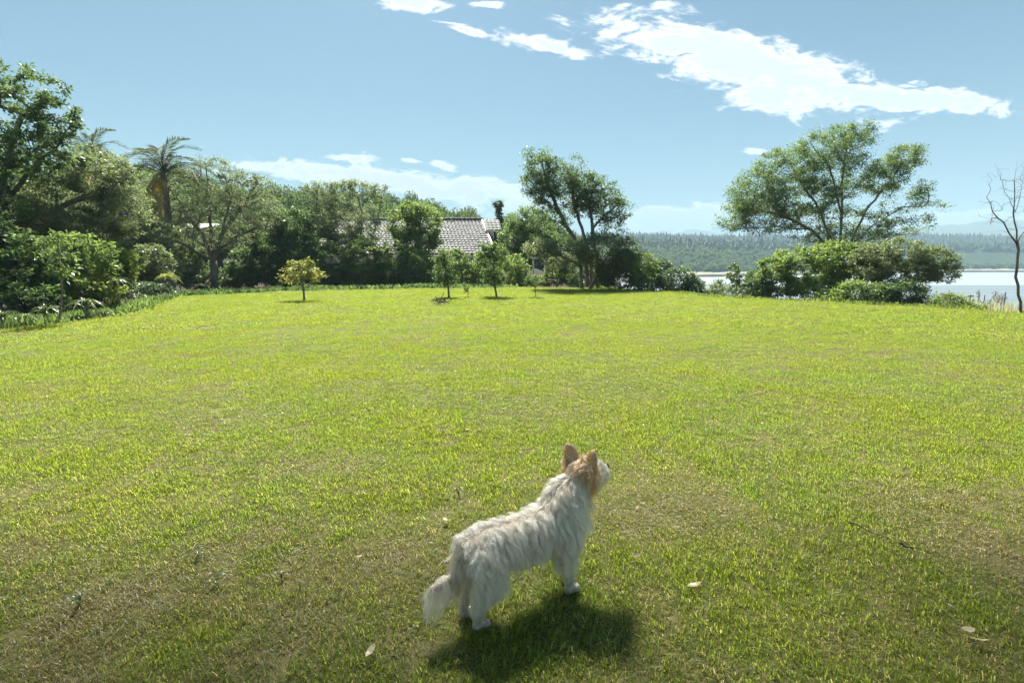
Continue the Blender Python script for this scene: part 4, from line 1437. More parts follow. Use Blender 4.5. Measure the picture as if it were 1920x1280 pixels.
def build_house():
    Yr, Ye = 39.0, 35.2
    rl, rr_ = at(640, 413, Yr), at(903, 412, Yr)
    zr = (rl.z + rr_.z) / 2
    rl.z = rr_.z = zr
    el, er = at(575, 476, Ye), at(930, 476, Ye)
    ze = er.z
    el.z = er.z = ze
    base_z = tz(0, 37) - .1
    org = Vector((el.x, Ye, base_z))
    root = empty('house', org)
    tag(root, 'long low house with a grey tiled roof behind the hedge', 'house')
    O = np.array(org)
    back_e0 = np.array([el.x, 2 * Yr - Ye, ze])
    back_e1 = np.array([er.x, 2 * Yr - Ye, ze])
    g = Geo()
    tiled_slope(g, np.array(el) - O, np.array(er) - O, np.array(rr_) - O, np.array(rl) - O)
    tiled_slope(g, back_e0 - O, back_e1 - O, np.array(rr_) - O, np.array(rl) - O)
    o = g.obj('roof_tiles', M['tile'], root)
    o['kind'] = 'stuff'
    # roof body under the tiles (with hipped ends)
    g = Geo()
    v = [np.array(el) - O, np.array(er) - O, back_e1 - O, back_e0 - O, np.array(rl) - O, np.array(rr_) - O]
    v = [p - np.array([0, 0, .03]) for p in v]
    g.add(v, [(0, 1, 5, 4), (2, 3, 4, 5), (0, 3, 2, 1)], [(1, 2, 5), (3, 0, 4)], .3)
    g.obj('roof', M['tile'], root)
    # verge and ridge
    g = Geo()
    g.tube([np.array(er) - O + [0, -.02, .06], np.array(rr_) - O + [0, 0, .06]], [.09, .09], 4)
    g.obj('verge_board', M['white_paint'], root)
    g = Geo()
    n = 26
    for i in range(n):
        a = np.array(rl) - O + (np.array(rr_) - np.array(rl)) * i / n
        b = np.array(rl) - O + (np.array(rr_) - np.array(rl)) * (i + 1.1) / n
        g.tube([a + [0, 0, .06], b + [0, 0, .08]], [.11, .12], 6, tint=.4 + .4 * RNG.random())
    g.obj('ridge_tiles', M['tile'], root)
    # walls
    g = Geo()
    g.box((.4, .5, 0), (er.x - el.x - .5, 2 * (Yr - Ye) - .5, ze - base_z - .05))
    g.obj('wall', M['white_paint'], root)
    # front windows, each with frame and panes
    for k, px in enumerate((640, 705, 770, 868, 905)):
        x = at(px, 500, Ye).x - el.x
        fz = .45
        w = Geo()
        for lo, hi in (((x - .6, .42, fz), (x + .6, .5, fz + .07)), ((x - .6, .42, fz + 1.03), (x + .6, .5, fz + 1.1)), ((x - .6, .42, fz + .07), (x - .53, .5, fz + 1.03)), ((x + .53, .42, fz + .07), (x + .6, .5, fz + 1.03)), ((x - .03, .42, fz + .07), (x + .03, .5, fz + 1.03))):
            w.box(lo, hi)
        wo = w.obj('window', M['white_paint'], root)
        for s in (-1, 1):
            p = Geo()
            c = x + s * .28
            p.box((c - .245, .45, fz + .075), (c + .245, .495, fz + 1.025))
            p.obj('pane', M['glass'], wo)
    # set-back dormer wing beyond the verge
    d0, d1 = at(906, 413, Yr - .2), at(936, 413, Yr - .2)
    q0, q1 = at(912, 432, Yr - 1.6), at(941, 432, Yr - 1.6)
    g = Geo()
    tiled_slope(g, np.array(q0) - O, np.array(q1) - O, np.array((d1.x, d1.y, d0.z)) - O, np.array(d0) - O)
    do = g.obj('dormer_roof', M['tile'], root)
    g = Geo()
    g.box((q0.x - O[0] - .3, q0.y - O[1] + .15, 0), (q1.x - O[0], q0.y - O[1] + 1.6, q0.z - O[2] - .05))
    dw = g.obj('dormer_wall', M['brick_wall'], root)
    g = Geo()
    zt = q0.z - O[2]
    for px in (913, 925, 937):
        x = at(px, 440, Yr - 1.6).x - O[0]
        g.box((x - .05, q0.y - O[1] + .02, zt - .75), (x + .05, q0.y - O[1] + .145, zt - .12))
    g.box((q0.x - O[0] - .1, q0.y - O[1] + .0, zt - .12), (q1.x - O[0] + .05, q0.y - O[1] + .148, zt - .02))
    wo = g.obj('window_frame', M['white_paint'], dw)
    for a, b in ((926, 936),):
        p = Geo()
        p.box((at(a, 440, Yr - 1.6).x - O[0], q0.y - O[1] + .1, zt - .75), (at(b, 440, Yr - 1.6).x - O[0], q0.y - O[1] + .14, zt - .12))
        p.obj('pane', M['glass'], dw)
    # low lean-to wing seen at the far corner
    w0, w1 = at(950, 448, 37), at(985, 448, 37)
    g = Geo()
    g.box((w0.x - O[0], 37 - O[1] - .2, w0.z - O[2] - .06), (w1.x - O[0], 37 - O[1] + 2, w0.z - O[2] + .04))
    g.obj('lean_to_roof', M['white_paint'], root)
    g = Geo()
    g.box((w0.x - O[0] + .1, 37 - O[1] + .1, 0), (w1.x - O[0] - .1, 37 - O[1] + 1.8, w0.z - O[2] - .07))
    g.obj('lean_to_wall', M['brick_wall'], root)
    # garage with a pale roof further along, behind the palms
    a, b = at(232, 424, 44), at(350, 424, 44)
    root2 = empty('outbuilding', (a.x, 44, tz(a.x, 44)))
    tag(root2, 'low white building with a pale roof glimpsed behind the palms', 'building')
    h = a.z - tz(a.x, 44)
    g = Geo()
    g.box((0, .3, -1), (b.x - a.x, 5, h - .35))
    g.obj('wall', M['wood_grey'], root2)
    g = Geo()
    n = 60
    W = b.x - a.x + .8
    for i in range(n):
        x0, x1 = -.4 + W * i / n, -.4 + W * (i + 1) / n
        xm = (x0 + x1) / 2
        g.add([(x0, -.2, h - .3), (xm, -.2, h - .24), (x1, -.2, h - .3), (x0, 5.2, h + .5), (xm, 5.2, h + .56), (x1, 5.2, h + .5)], [(0, 1, 4, 3), (1, 2, 5, 4)])
    g.obj('roof', M['pale_roof'], root2)
    # veranda posts beyond the house
    v0 = at(1000, 522, 31.5)
    b0 = tz(v0.x, 31.5)
    root3 = empty('veranda', (v0.x, 31.5, b0 - .05))
    tag(root3, 'white veranda posts and rail beside the yellow-green shrub', 'veranda')
    x2 = at(1022, 522, 31.5).x - v0.x
    top = at(1000, 484, 31.5).z - b0
    for x in (0, x2):
        g = Geo()
        g.box((x - .045, -.045, 0), (x + .045, .045, top))
        g.box((x - .065, -.065, 0), (x + .065, .065, .08))
        g.obj('post', M['white_paint'], root3)
    g = Geo()
    g.box((-.15, -.04, top), (x2 + .15, .06, top + .1))
    g.obj('beam', M['white_paint'], root3)
    rz = at(1022, 521, 31.5).z - b0
    g = Geo()
    g.box((x2 + .05, -.03, rz), (x2 + .75, .03, rz + .06))
    g.obj('rail', M['white_paint'], root3)


build_house()


# ------------------------------------------------------------------ scattering by instances (stuff only)
def scatter(name, label, protos, pts, rot, scl, idx, extra=None, cat=None):
    me = bpy.data.meshes.new(name)
    pts = np.asarray(pts, np.float32)
    me.vertices.add(len(pts))
    me.vertices.foreach_set('co', pts.ravel())
    a = me.attributes.new('rot', 'FLOAT_VECTOR', 'POINT')
    a.data.foreach_set('vector', np.asarray(rot, np.float32).ravel())
    a = me.attributes.new('scl', 'FLOAT_VECTOR', 'POINT')
    a.data.foreach_set('vector', np.asarray(scl, np.float32).ravel())
    a = me.attributes.new('idx', 'INT', 'POINT')
    a.data.foreach_set('value', np.asarray(idx, np.int32))
    for k, v in (extra or {}).items():
        a = me.attributes.new(k, 'FLOAT', 'POINT')
        a.data.foreach_set('value', np.asarray(v, np.float32))
    c = bpy.data.collections.new(name + '_kinds')
    for i, p in enumerate(protos):
        o = bpy.data.objects.new('%s_kind_%02d' % (name, i), p)
        c.objects.link(o)
    ng = bpy.data.node_groups.new(name, 'GeometryNodeTree')
    ng.interface.new_socket('Geometry', in_out='INPUT', socket_type='NodeSocketGeometry')
    ng.interface.new_socket('Geometry', in_out='OUTPUT', socket_type='NodeSocketGeometry')
    gi = ng.nodes.new('NodeGroupInput')
    go = ng.nodes.new('NodeGroupOutput')
    ip = ng.nodes.new('GeometryNodeInstanceOnPoints')
    ci = ng.nodes.new('GeometryNodeCollectionInfo')
    ci.inputs['Collection'].default_value = c
    ci.inputs['Separate Children'].default_value = True
    ci.inputs['Reset Children'].default_value = True
    ip.inputs['Pick Instance'].default_value = True
    def na(nm, dt):
        n = ng.nodes.new('GeometryNodeInputNamedAttribute')
        n.data_type = dt
        n.inputs['Name'].default_value = nm
        return n.outputs[0]
    ng.links.new(gi.outputs[0], ip.inputs['Points'])
    ng.links.new(ci.outputs[0], ip.inputs['Instance'])
    ng.links.new(na('idx', 'INT'), ip.inputs['Instance Index'])
    e2r = ng.nodes.new('FunctionNodeEulerToRotation')
    ng.links.new(na('rot', 'FLOAT_VECTOR'), e2r.inputs[0])
    ng.links.new(e2r.outputs[0], ip.inputs['Rotation'])
    ng.links.new(na('scl', 'FLOAT_VECTOR'), ip.inputs['Scale'])
    ng.links.new(ip.outputs[0], go.inputs[0])
    o = link(bpy.data.objects.new(name, me))
    md = o.modifiers.new('scatter', 'NODES')
    md.node_group = ng
    tag(o, label, cat, None, 'stuff')
    return o


# ---- far woods
def crown_proto(name, mat, r, h, n, leaf, trunk=True):
    g = Geo()
    nb = 9
    bl = rand_unit(nb) * .55
    bl[:, 2] = np.abs(bl[:, 2]) * .9
    k = RNG.integers(0, nb, n)
    u = rand_unit(n)
    c = bl[k] * np.array([r, r, h * .55]) + u * (RNG.random(n) ** .35)[:, None] * np.array([r * .55, r * .55, h * .28]) + np.array([0, 0, h * .5])
    leaf_cloud(g, c, u + rand_unit(n) * .6, rand_unit(n) + np.array([0, 0, .6]), leaf * (.6 + .8 * RNG.random(n)), leaf * .6 * (.6 + .8 * RNG.random(n)), np.clip(RNG.random(n) * .5 + .5 * RNG.random(nb)[k], 0, 1))
    g.tube([(0, 0, -1), (0, 0, h * .5)], [.18, .10], 5, tint=0)
    return g.mesh(name, mat)


def conifer_proto(name, mat, h, r):
    g = Geo()
    tiers = 9
    for i in range(tiers):
        z0 = h * (.12 + .8 * i / tiers)
        rr_ = r * (1 - i / tiers) ** .8 * (.85 + .3 * RNG.random())
        n = 9
        th = np.arange(n) * 2 * np.pi / n + RNG.random() * 6
        rad = rr_ * (.55 + .75 * RNG.random(n))
        v = np.stack([rad * np.cos(th), rad * np.sin(th), np.full(n, z0) - .1 * h * RNG.random(n)], 1)
        v = np.vstack([v, [[0, 0, z0 + h * .2]]])
        g.add(v, None, [(k, (k + 1) % n, n) for k in range(n)], np.append(RNG.random(n), .8))
    g.tube([(0, 0, -1), (0, 0, h * .9)], [.2, .03], 4, tint=0)
    return g.mesh(name, mat)


def polar_points(n, az0, az1, r0, r1):
    az = np.radians(RNG.uniform(az0, az1, n))
    r = np.sqrt(RNG.uniform(r0 ** 2, r1 ** 2, n))
    return r * np.sin(az), r * np.cos(az), np.degrees(az), r


M['wood_leaf'] = leaf_mat('wood_leaf', (.04, .075, .028), (.075, .12, .04), (.13, .17, .06), .4, .2, .6)
M['wood_pine'] = leaf_mat('wood_pine', (.02, .045, .026), (.036, .07, .038), (.06, .1, .05), .25, .2, .7)


def build_woods():
    protos = [crown_proto('wood_tree', M['wood_leaf'], 2.6 + .5 * (i % 2), 5.2 + .7 * (i % 3), 1500, .42) for i in range(4)]
    x, y, az, r = polar_points(900, -46, 6, 54, 175)
    keep = (r > 58) | (az < -12)
    x, y, r = x[keep], y[keep], r[keep]
    z = terrain_z(x, y) - .3
    n = len(x)
    s = RNG.uniform(.6, 1.1, n)
    scatter('hillside_wood', 'wooded hillside rising behind the house', protos, np.stack([x, y, z], 1), np.stack([0 * x, 0 * x, RNG.random(n) * 6.28], 1),
            np.stack([s, s, s * RNG.uniform(.8, 1.15, n)], 1), RNG.integers(0, 4, n), None, 'wood')
    pr = [conifer_proto('pine', M['wood_pine'], 13, 3.0), conifer_proto('pine', M['wood_pine'], 11, 2.5), conifer_proto('pine', M['wood_pine'], 15, 2.9), crown_proto('pine', M['wood_pine'], 3.6, 9.0, 260, 1.2), crown_proto('pine', M['wood_leaf'], 3.2, 8.0, 260, 1.1)]
    x, y, az, r = polar_points(26000, 2, 52, 330, 1300)
    shore = np.interp(az, [-10, 10, 21, 30, 42, 55, 100], [300, 310, 335, 420, 572, 640, 640])
    rs = r - shore
    zt = terrain_z(x, y)
    keep = (rs > 85 + 40 * vnoise(az * .3, 0 * az, 5)) & (rs < 560)
    x, y, z = x[keep], y[keep], zt[keep]
    n = len(x)
    s = RNG.uniform(.35, .85, n) * (.75 + .5 * vnoise(x * .012, y * .012, 71))
    scatter('pine_forest', 'dark pine forest on the ridges across the lagoon', pr, np.stack([x, y, z - .3], 1), np.stack([0 * x, 0 * x, RNG.random(n) * 6.28], 1),
            np.stack([s * 1.55, s * 1.55, s * .9], 1), RNG.choice([0, 1, 1, 2, 3, 3, 3, 4], n), None, 'forest')
    pb = [crown_proto('shore_tree', M['wood_leaf'], 3.4, 6.5, 260, 1.1) for i in range(3)]
    x, y, az, r = polar_points(9000, 2, 52, 300, 760)
    shore = np.interp(az, [-10, 10, 21, 30, 42, 55, 100], [300, 310, 335, 420, 572, 640, 640])
    rs = r - shore
    lim = np.interp(az, [10, 24, 34, 42], [105, 105, 55, 30])
    keep = (rs > 14) & (rs < lim)
    x, y = x[keep], y[keep]
    z = terrain_z(x, y)
    n = len(x)
    s = RNG.uniform(.6, 1.1, n)
    scatter('shore_wood', 'lighter green broadleaf wood along the far shore', pb, np.stack([x, y, z - .4], 1), np.stack([0 * x, 0 * x, RNG.random(n) * 6.28], 1),
            np.stack([s, s, s], 1), RNG.integers(0, 3, n), None, 'wood')
    # straw coloured reed fringe on the far shore
    azs = np.linspace(4, 55, 120)
    sh = np.interp(azs, [-10, 10, 21, 30, 42, 55, 100], [300, 310, 335, 420, 572, 640, 640])
    g = Geo()
    v, q = [], []
    prof = [(-9, -.3), (-8.5, 1.1), (-5, 1.7), (4, 2.0), (14, 2.1), (15, .2)]
    for i, (a, s0) in enumerate(zip(azs, sh)):
        for (dr, h) in prof:
            rr_ = s0 + dr + RNG.normal() * .4
            v.append((rr_ * math.sin(math.radians(a)), rr_ * math.cos(math.radians(a)), WATER_Z + h * (.9 + .25 * RNG.random())))
    k = len(prof)
    for i in range(len(azs) - 1):
        for j in range(k - 1):
            q.append((i * k + j, (i + 1) * k + j, (i + 1) * k + j + 1, i * k + j + 1))
    g.add(v, q, None, .5)
    o = g.obj('reed_bank', rough_mat('dry_reed', (.24, .22, .15), (.38, .35, .25), .4, .95))
    tag(o, 'straw-coloured reed bank lining the far shore', 'reeds', None, 'stuff')
    # far mountains
    def mountain(name, lab, px0, px1, Y, prof_px, jag):
        pxs = np.linspace(px0, px1, 160)
        py = np.interp(pxs, [p[0] for p in prof_px], [p[1] for p in prof_px]) - (fbm(pxs * .05, pxs * 0, 61, 5) - .5) * jag
        vv, qq = [], []
        for i, (a, b) in enumerate(zip(pxs, py)):
            top = np.array(at(a, b, Y))
            for s, dz in ((-.28, -1), (-.16, -.62), (-.07, -.28), (0, 0), (.3, -1)):
                wv = (fbm(np.array([a * .03]), np.array([s * 9]), 63, 3)[0] - .5) * .22
                hgt = max(5.0, top[2])
                vv.append((top[0] * (1 + s), Y * (1 + s), hgt * (1 + dz + (wv if -1 < dz < 0 else 0)) - (30 if dz == -1 else 0)))
        for i in range(159):
            for j in range(4):
                k2 = i * 5 + j
                qq.append((k2, k2 + 5, k2 + 6, k2 + 1))
        me = np_mesh(name, vv, qq, None, M['mountain'], None, True)
        tag(link(bpy.data.objects.new(name, me)), lab, None, None, 'structure')
    M['mountain'] = rough_mat('mountain', (.03, .05, .03), (.075, .09, .05), .012, .95, 0, None, (.05, .07, .035))
    mountain('hills', 'hazy wooded hills beyond the pine ridges', 1120, 2300, 2000, [(1120, 450), (1400, 446), (1600, 440), (1700, 428), (1760, 424), (1800, 420), (1860, 410), (1905, 414), (2000, 405), (2300, 440)], 9)
    mountain('mountain', 'pale blue mountain far beyond the lagoon', 1000, 1500, 2900, [(1000, 450), (1200, 447), (1265, 440), (1290, 430), (1320, 431), (1338, 436), (1400, 446), (1500, 452)], 4)


build_woods()


# ---- reeds, plumes and posts where the slope meets the flats
def build_marsh():
    n = 5200
    px = RNG.uniform(1690, 2060, n)
    Y = 19 + 22 * RNG.random(n) ** 1.2
    x = (px - 960) / FPX * (Y + .2)
    z = terrain_z(x, Y)
    h = RNG.uniform(.35, .85, n)
    ax = rand_unit(n) * .22
    ax[:, 2] = 1
    ax /= np.linalg.norm(ax, axis=1)[:, None]
    g = Geo()
    leaf_cloud(g, np.stack([x, Y, z], 1) + ax * (h * .5)[:, None], ax, rand_unit(n), h, np.full(n, .03), RNG.random(n))
    M['reed'] = leaf_mat('reed', (.20, .19, .10), (.36, .34, .22), (.52, .50, .38), .4)
    tag(g.obj('reeds', M['reed']), 'pale dry reeds below the rim of the lawn', 'reeds', None, 'stuff')
    posts = [(1817, 552, 34, 'leaning dark post with a cross piece in the marsh'), (1836, 549, 40, 'thin dark post in the marsh beside the leaning one'), (1846, 553, 38, 'short dark post among the reeds'), (1885, 548, 33, 'tall dark post nearest the leafless tree')]
    for i, (px_, py_, Y_, lab) in enumerate(posts):
        t = at(px_, py_, Y_)
        b = tz(t.x, Y_)
        g = Geo()
        hh = t.z - b
        lean = .10 if i == 0 else .02
        g.tube([(0, 0, -.1), (lean * .5, 0, hh * .6), (lean, 0, hh)], [.035, .03, .028], 7)
        if i == 0:
            g.box((lean - .16, -.03, hh - .14), (lean + .2, .03, hh - .07))
        o = g.obj('marsh_post', M['bark_dark'])
        o.location = (t.x, Y_, b)
        tag(o, lab, 'post', 'posts standing in the marsh')
    for px_, py_, Y_, lab in ((1860, 550, 35, 'taller white feathery reed plume between the marsh posts'), (1874, 554, 35, 'shorter white feathery reed plume beside the tall post')):
        t = at(px_, py_, Y_)
        b = tz(t.x, Y_)
        root = empty('pampas_grass', (t.x, Y_, b))
        tag(root, lab, 'plant', 'white plumes in the marsh')
        hh = t.z - b
        g = Geo()
        g2 = Geo()
        for k in range(5):
            dx, dy = RNG.normal(size=2) * .22
            tip = np.array([dx * 1.5, dy * 1.5, hh * RNG.uniform(.8, 1.05)])
            g.tube([(dx * .2, dy * .2, -.05), tip * np.array([.6, .6, .6]), tip], [.014, .01, .008], 4)
            m_ = 70
            f_ = RNG.random(m_)
            c = tip + np.stack([RNG.normal(size=m_) * .05, RNG.normal(size=m_) * .05, -.45 * f_ + .1], 1)
            axx = rand_unit(m_) * .5
            axx[:, 2] += 1
            leaf_cloud(g2, c, axx, rand_unit(m_), np.full(m_, .16), np.full(m_, .03), .7 + .3 * RNG.random(m_))
        g.obj('stalk', M['reed'], root)
        g2.obj('plume', M['plume'], root)


M['plume'] = rough_mat('plume', (.66, .65, .6), (.78, .77, .73), 20, .9)
build_marsh()


# ------------------------------------------------------------------ lawn grass
def grass_mat():
    m, nt, out = new_mat('grass_blade')
    tint = nn(nt, 'ShaderNodeAttribute', attribute_name='tint').outputs['Fac']
    hgt = nn(nt, 'ShaderNodeAttribute', attribute_name='along').outputs['Fac']
    dry = nn(nt, 'ShaderNodeAttribute', attribute_name='dry', attribute_type='INSTANCER').outputs['Fac']
    pos = world_pos(nt)
    n1 = noise(nt, pos, 3.0, 4, 0.6)
    green = ramp(nt, tint, [(0.0, (.10, .13, .02)), (0.5, (.145, .174, .027)), (1.0, (.205, .222, .045))])
    green = mixc(nt, ramp(nt, noise(nt, pos, .7, 4, .6), [(0.42, 0.0), (0.62, 1.0)]), green, mixc(nt, 1.0, green, (.88, .98, 1.15), 'MULTIPLY'))
    straw = ramp(nt, tint, [(0.0, (.11, .088, .04)), (0.5, (.21, .175, .085)), (1.0, (.40, .35, .20))])
    d = math_node(nt, 'ADD', dry, math_node(nt, 'MULTIPLY', math_node(nt, 'SUBTRACT', n1, .5), .6))
    d = math_node(nt, 'ADD', d, math_node(nt, 'MULTIPLY', math_node(nt, 'SUBTRACT', tint, .5), .55))
    mr = nn(nt, 'ShaderNodeMapRange', interpolation_type='SMOOTHSTEP')
    mr.inputs[1].default_value = 0.38
    mr.inputs[2].default_value = 0.72
    lk(nt, d, mr.inputs[0])
    col = mixc(nt, mr.outputs[0], green, straw)
    p = nn(nt, 'ShaderNodeBsdfPrincipled')
    lk(nt, col, p.inputs['Base Color'])
    p.inputs['Roughness'].default_value = 0.4
    p.inputs['Specular IOR Level'].default_value = 0.45
    t = nn(nt, 'ShaderNodeBsdfTranslucent')
    lk(nt, mixc(nt, 1.0, col, mixc(nt, mr.outputs[0], (3.3, 3.35, 1.9), (2.0, 1.9, 1.5)), 'MULTIPLY'), t.inputs[0])
    mx = nn(nt, 'ShaderNodeMixShader')
    mx.inputs[0].default_value = 0.56
    lk(nt, p.outputs[0], mx.inputs[1])
    lk(nt, t.outputs[0], mx.inputs[2])
    lk(nt, mx.outputs[0], out.inputs[0])
    return m


M['grass'] = grass_mat()


def tuft_proto(name, blades, radius, height, width, lean=.5):
    n = blades
    a = RNG.random(n) * 6.283
    r = radius * np.sqrt(RNG.random(n))
    b = np.stack([r * np.cos(a), r * np.sin(a), np.full(n, -.006)], 1)
    h = height * (.45 + .75 * RNG.random(n))
    th = RNG.random(n) * 6.283
    l = lean * (.25 + 1.1 * RNG.random(n))
    d = np.stack([np.cos(th), np.sin(th), 0 * th], 1)
    s = np.stack([-np.sin(th + .6), np.cos(th + .6), 0 * th], 1)
    w = (width * (.6 + .7 * RNG.random(n)))[:, None]
    up = np.array([0, 0, 1.0])
    m = b + up * (h * .55)[:, None] + d * (h * l * .3)[:, None]
    t = b + up * (h * (1 - .28 * l))[:, None] + d * (h * l)[:, None]
    v = np.stack([b - s * w * .5, b + s * w * .5, m - s * w * .42, m + s * w * .42, t], 1).reshape(-1, 3)
    k = np.arange(n) * 5
    q = np.stack([k, k + 1, k + 3, k + 2], 1)
    tr = np.stack([k + 2, k + 3, k + 4], 1)
    tint = np.repeat(RNG.random(n), 5)
    return np_mesh(name, v, q, tr, M['grass'], {'tint': tint, 'along': np.tile([0, 0, .5, .5, 1], n)})


def build_grass():
    protos = [tuft_proto('tuft', 30, .055, .028, .0036, .9), tuft_proto('tuft', 28, .055, .024, .0034, 1.2), tuft_proto('tuft', 32, .05, .038, .0038, .8), tuft_proto('tuft', 26, .06, .02, .0034, 1.5),
              tuft_proto('tuft', 70, .10, .027, .0036, 1.0), tuft_proto('tuft', 70, .11, .032, .0038, .9),
              tuft_proto('tuft', 95, .20, .028, .006, 1.0), tuft_proto('tuft', 95, .22, .034, .0063, .9),
              tuft_proto('straw', 9, .07, .03, .003, 3.0), tuft_proto('tuft', 16, .035, .048, .004, .9)]
    P_, K_, S_ = [], [], []
    for (r0, r1, dens, kinds) in ((1.0, 3.4, 1250, (0, 1, 1, 0, 1, 2, 3, 3, 3, 8, 8, 8, 9)), (3.4, 7.0, 560, (0, 1, 1, 0, 2, 4, 4, 8, 9)), (7.0, 13.0, 190, (4, 5)), (13.0, 31.0, 75, (6, 7))):
        a0, a1 = -50, 50
        area = math.radians(a1 - a0) / 2 * (r1 ** 2 - r0 ** 2)
        n = int(area * dens)
        x, y, az, r = polar_points(n, a0, a1, r0, r1)
        keep = r < lawn_r(az) + (fbm(x * .8, y * .8, 31, 3) - .5) * .9 + .2
        x, y, r = x[keep], y[keep], r[keep]
        P_.append(np.stack([x, y, terrain_z(x, y)], 1))
        K_.append(RNG.choice(kinds, len(x)))
        S_.append(np.ones(len(x)))
    P = np.vstack(P_)
    K = np.concatenate(K_)
    x, y = P[:, 0], P[:, 1]
    r = np.hypot(x, y)
    lush = fbm(x * 1.6 + 3, y * 1.6, 41, 4)
    big = fbm(x * .35, y * .35 + 8, 43, 3)
    # worn and dry near the house, lush further out
    dry = .52 - .50 * sstep(1.9, 6.5, r) + (.5 - lush) * (.8 - .4 * sstep(4, 9, r)) + (big - .5) * .25 + .14 * sstep(.8, 3.0, x) * (1 - sstep(5, 9, r))
    hs = np.clip(.68 + .62 * sstep(.3, .75, lush), .5, 1.5)
    n = len(x)
    hs = hs * RNG.uniform(.8, 1.25, n)
    # bare spots have fewer tufts
    keep = RNG.random(n) < np.clip(1.6 - dry * .85, .62, 1)
    w = RNG.uniform(.85, 1.25, n)
    scl = np.stack([w, w, hs], 1)
    rot = np.stack([RNG.normal(size=n) * .12, RNG.normal(size=n) * .12, RNG.random(n) * 6.283], 1)
    scatter('lawn_grass', 'short sunlit lawn grass with dry straw patches', protos, P[keep], rot[keep], scl[keep], K[keep], {'dry': np.clip(dry, 0, 1)[keep]}, 'grass')
    # sun glints on the grass, built as small white solids, in drifts
    g = Geo()
    n = 620
    px = np.concatenate([RNG.normal(720, 190, n // 2), RNG.uniform(330, 1500, n - n // 2)])
    py = np.concatenate([RNG.normal(632, 12, n // 2), RNG.normal(600, 28, n - n // 2)])
    py = np.clip(py, 566, 760)
    pts = np.array([on_flat(a, b) for a, b in zip(px, py)])
    pts[:, 2] = terrain_z(pts[:, 0], pts[:, 1]) + .055 + .025 * RNG.random(n)
    hh = .007 + .006 * RNG.random(n)
    oct_ = np.array([(1, 0, 0), (-1, 0, 0), (0, 1, 0), (0, -1, 0), (0, 0, 1), (0, 0, -1)], float)
    v = (pts[:, None, :] + oct_[None] * hh[:, None, None]).reshape(-1, 3)
    ft = np.array([(0, 2, 4), (2, 1, 4), (1, 3, 4), (3, 0, 4), (2, 0, 5), (1, 2, 5), (3, 1, 5), (0, 3, 5)])
    g.add(v, None, (ft[None] + (np.arange(n) * 6)[:, None, None]).reshape(-1, 3), .5)
    tag(g.obj('grass_glints', M['plume']), 'tiny white specks standing for sun glints on the lawn', 'glints', None, 'stuff')


build_grass()


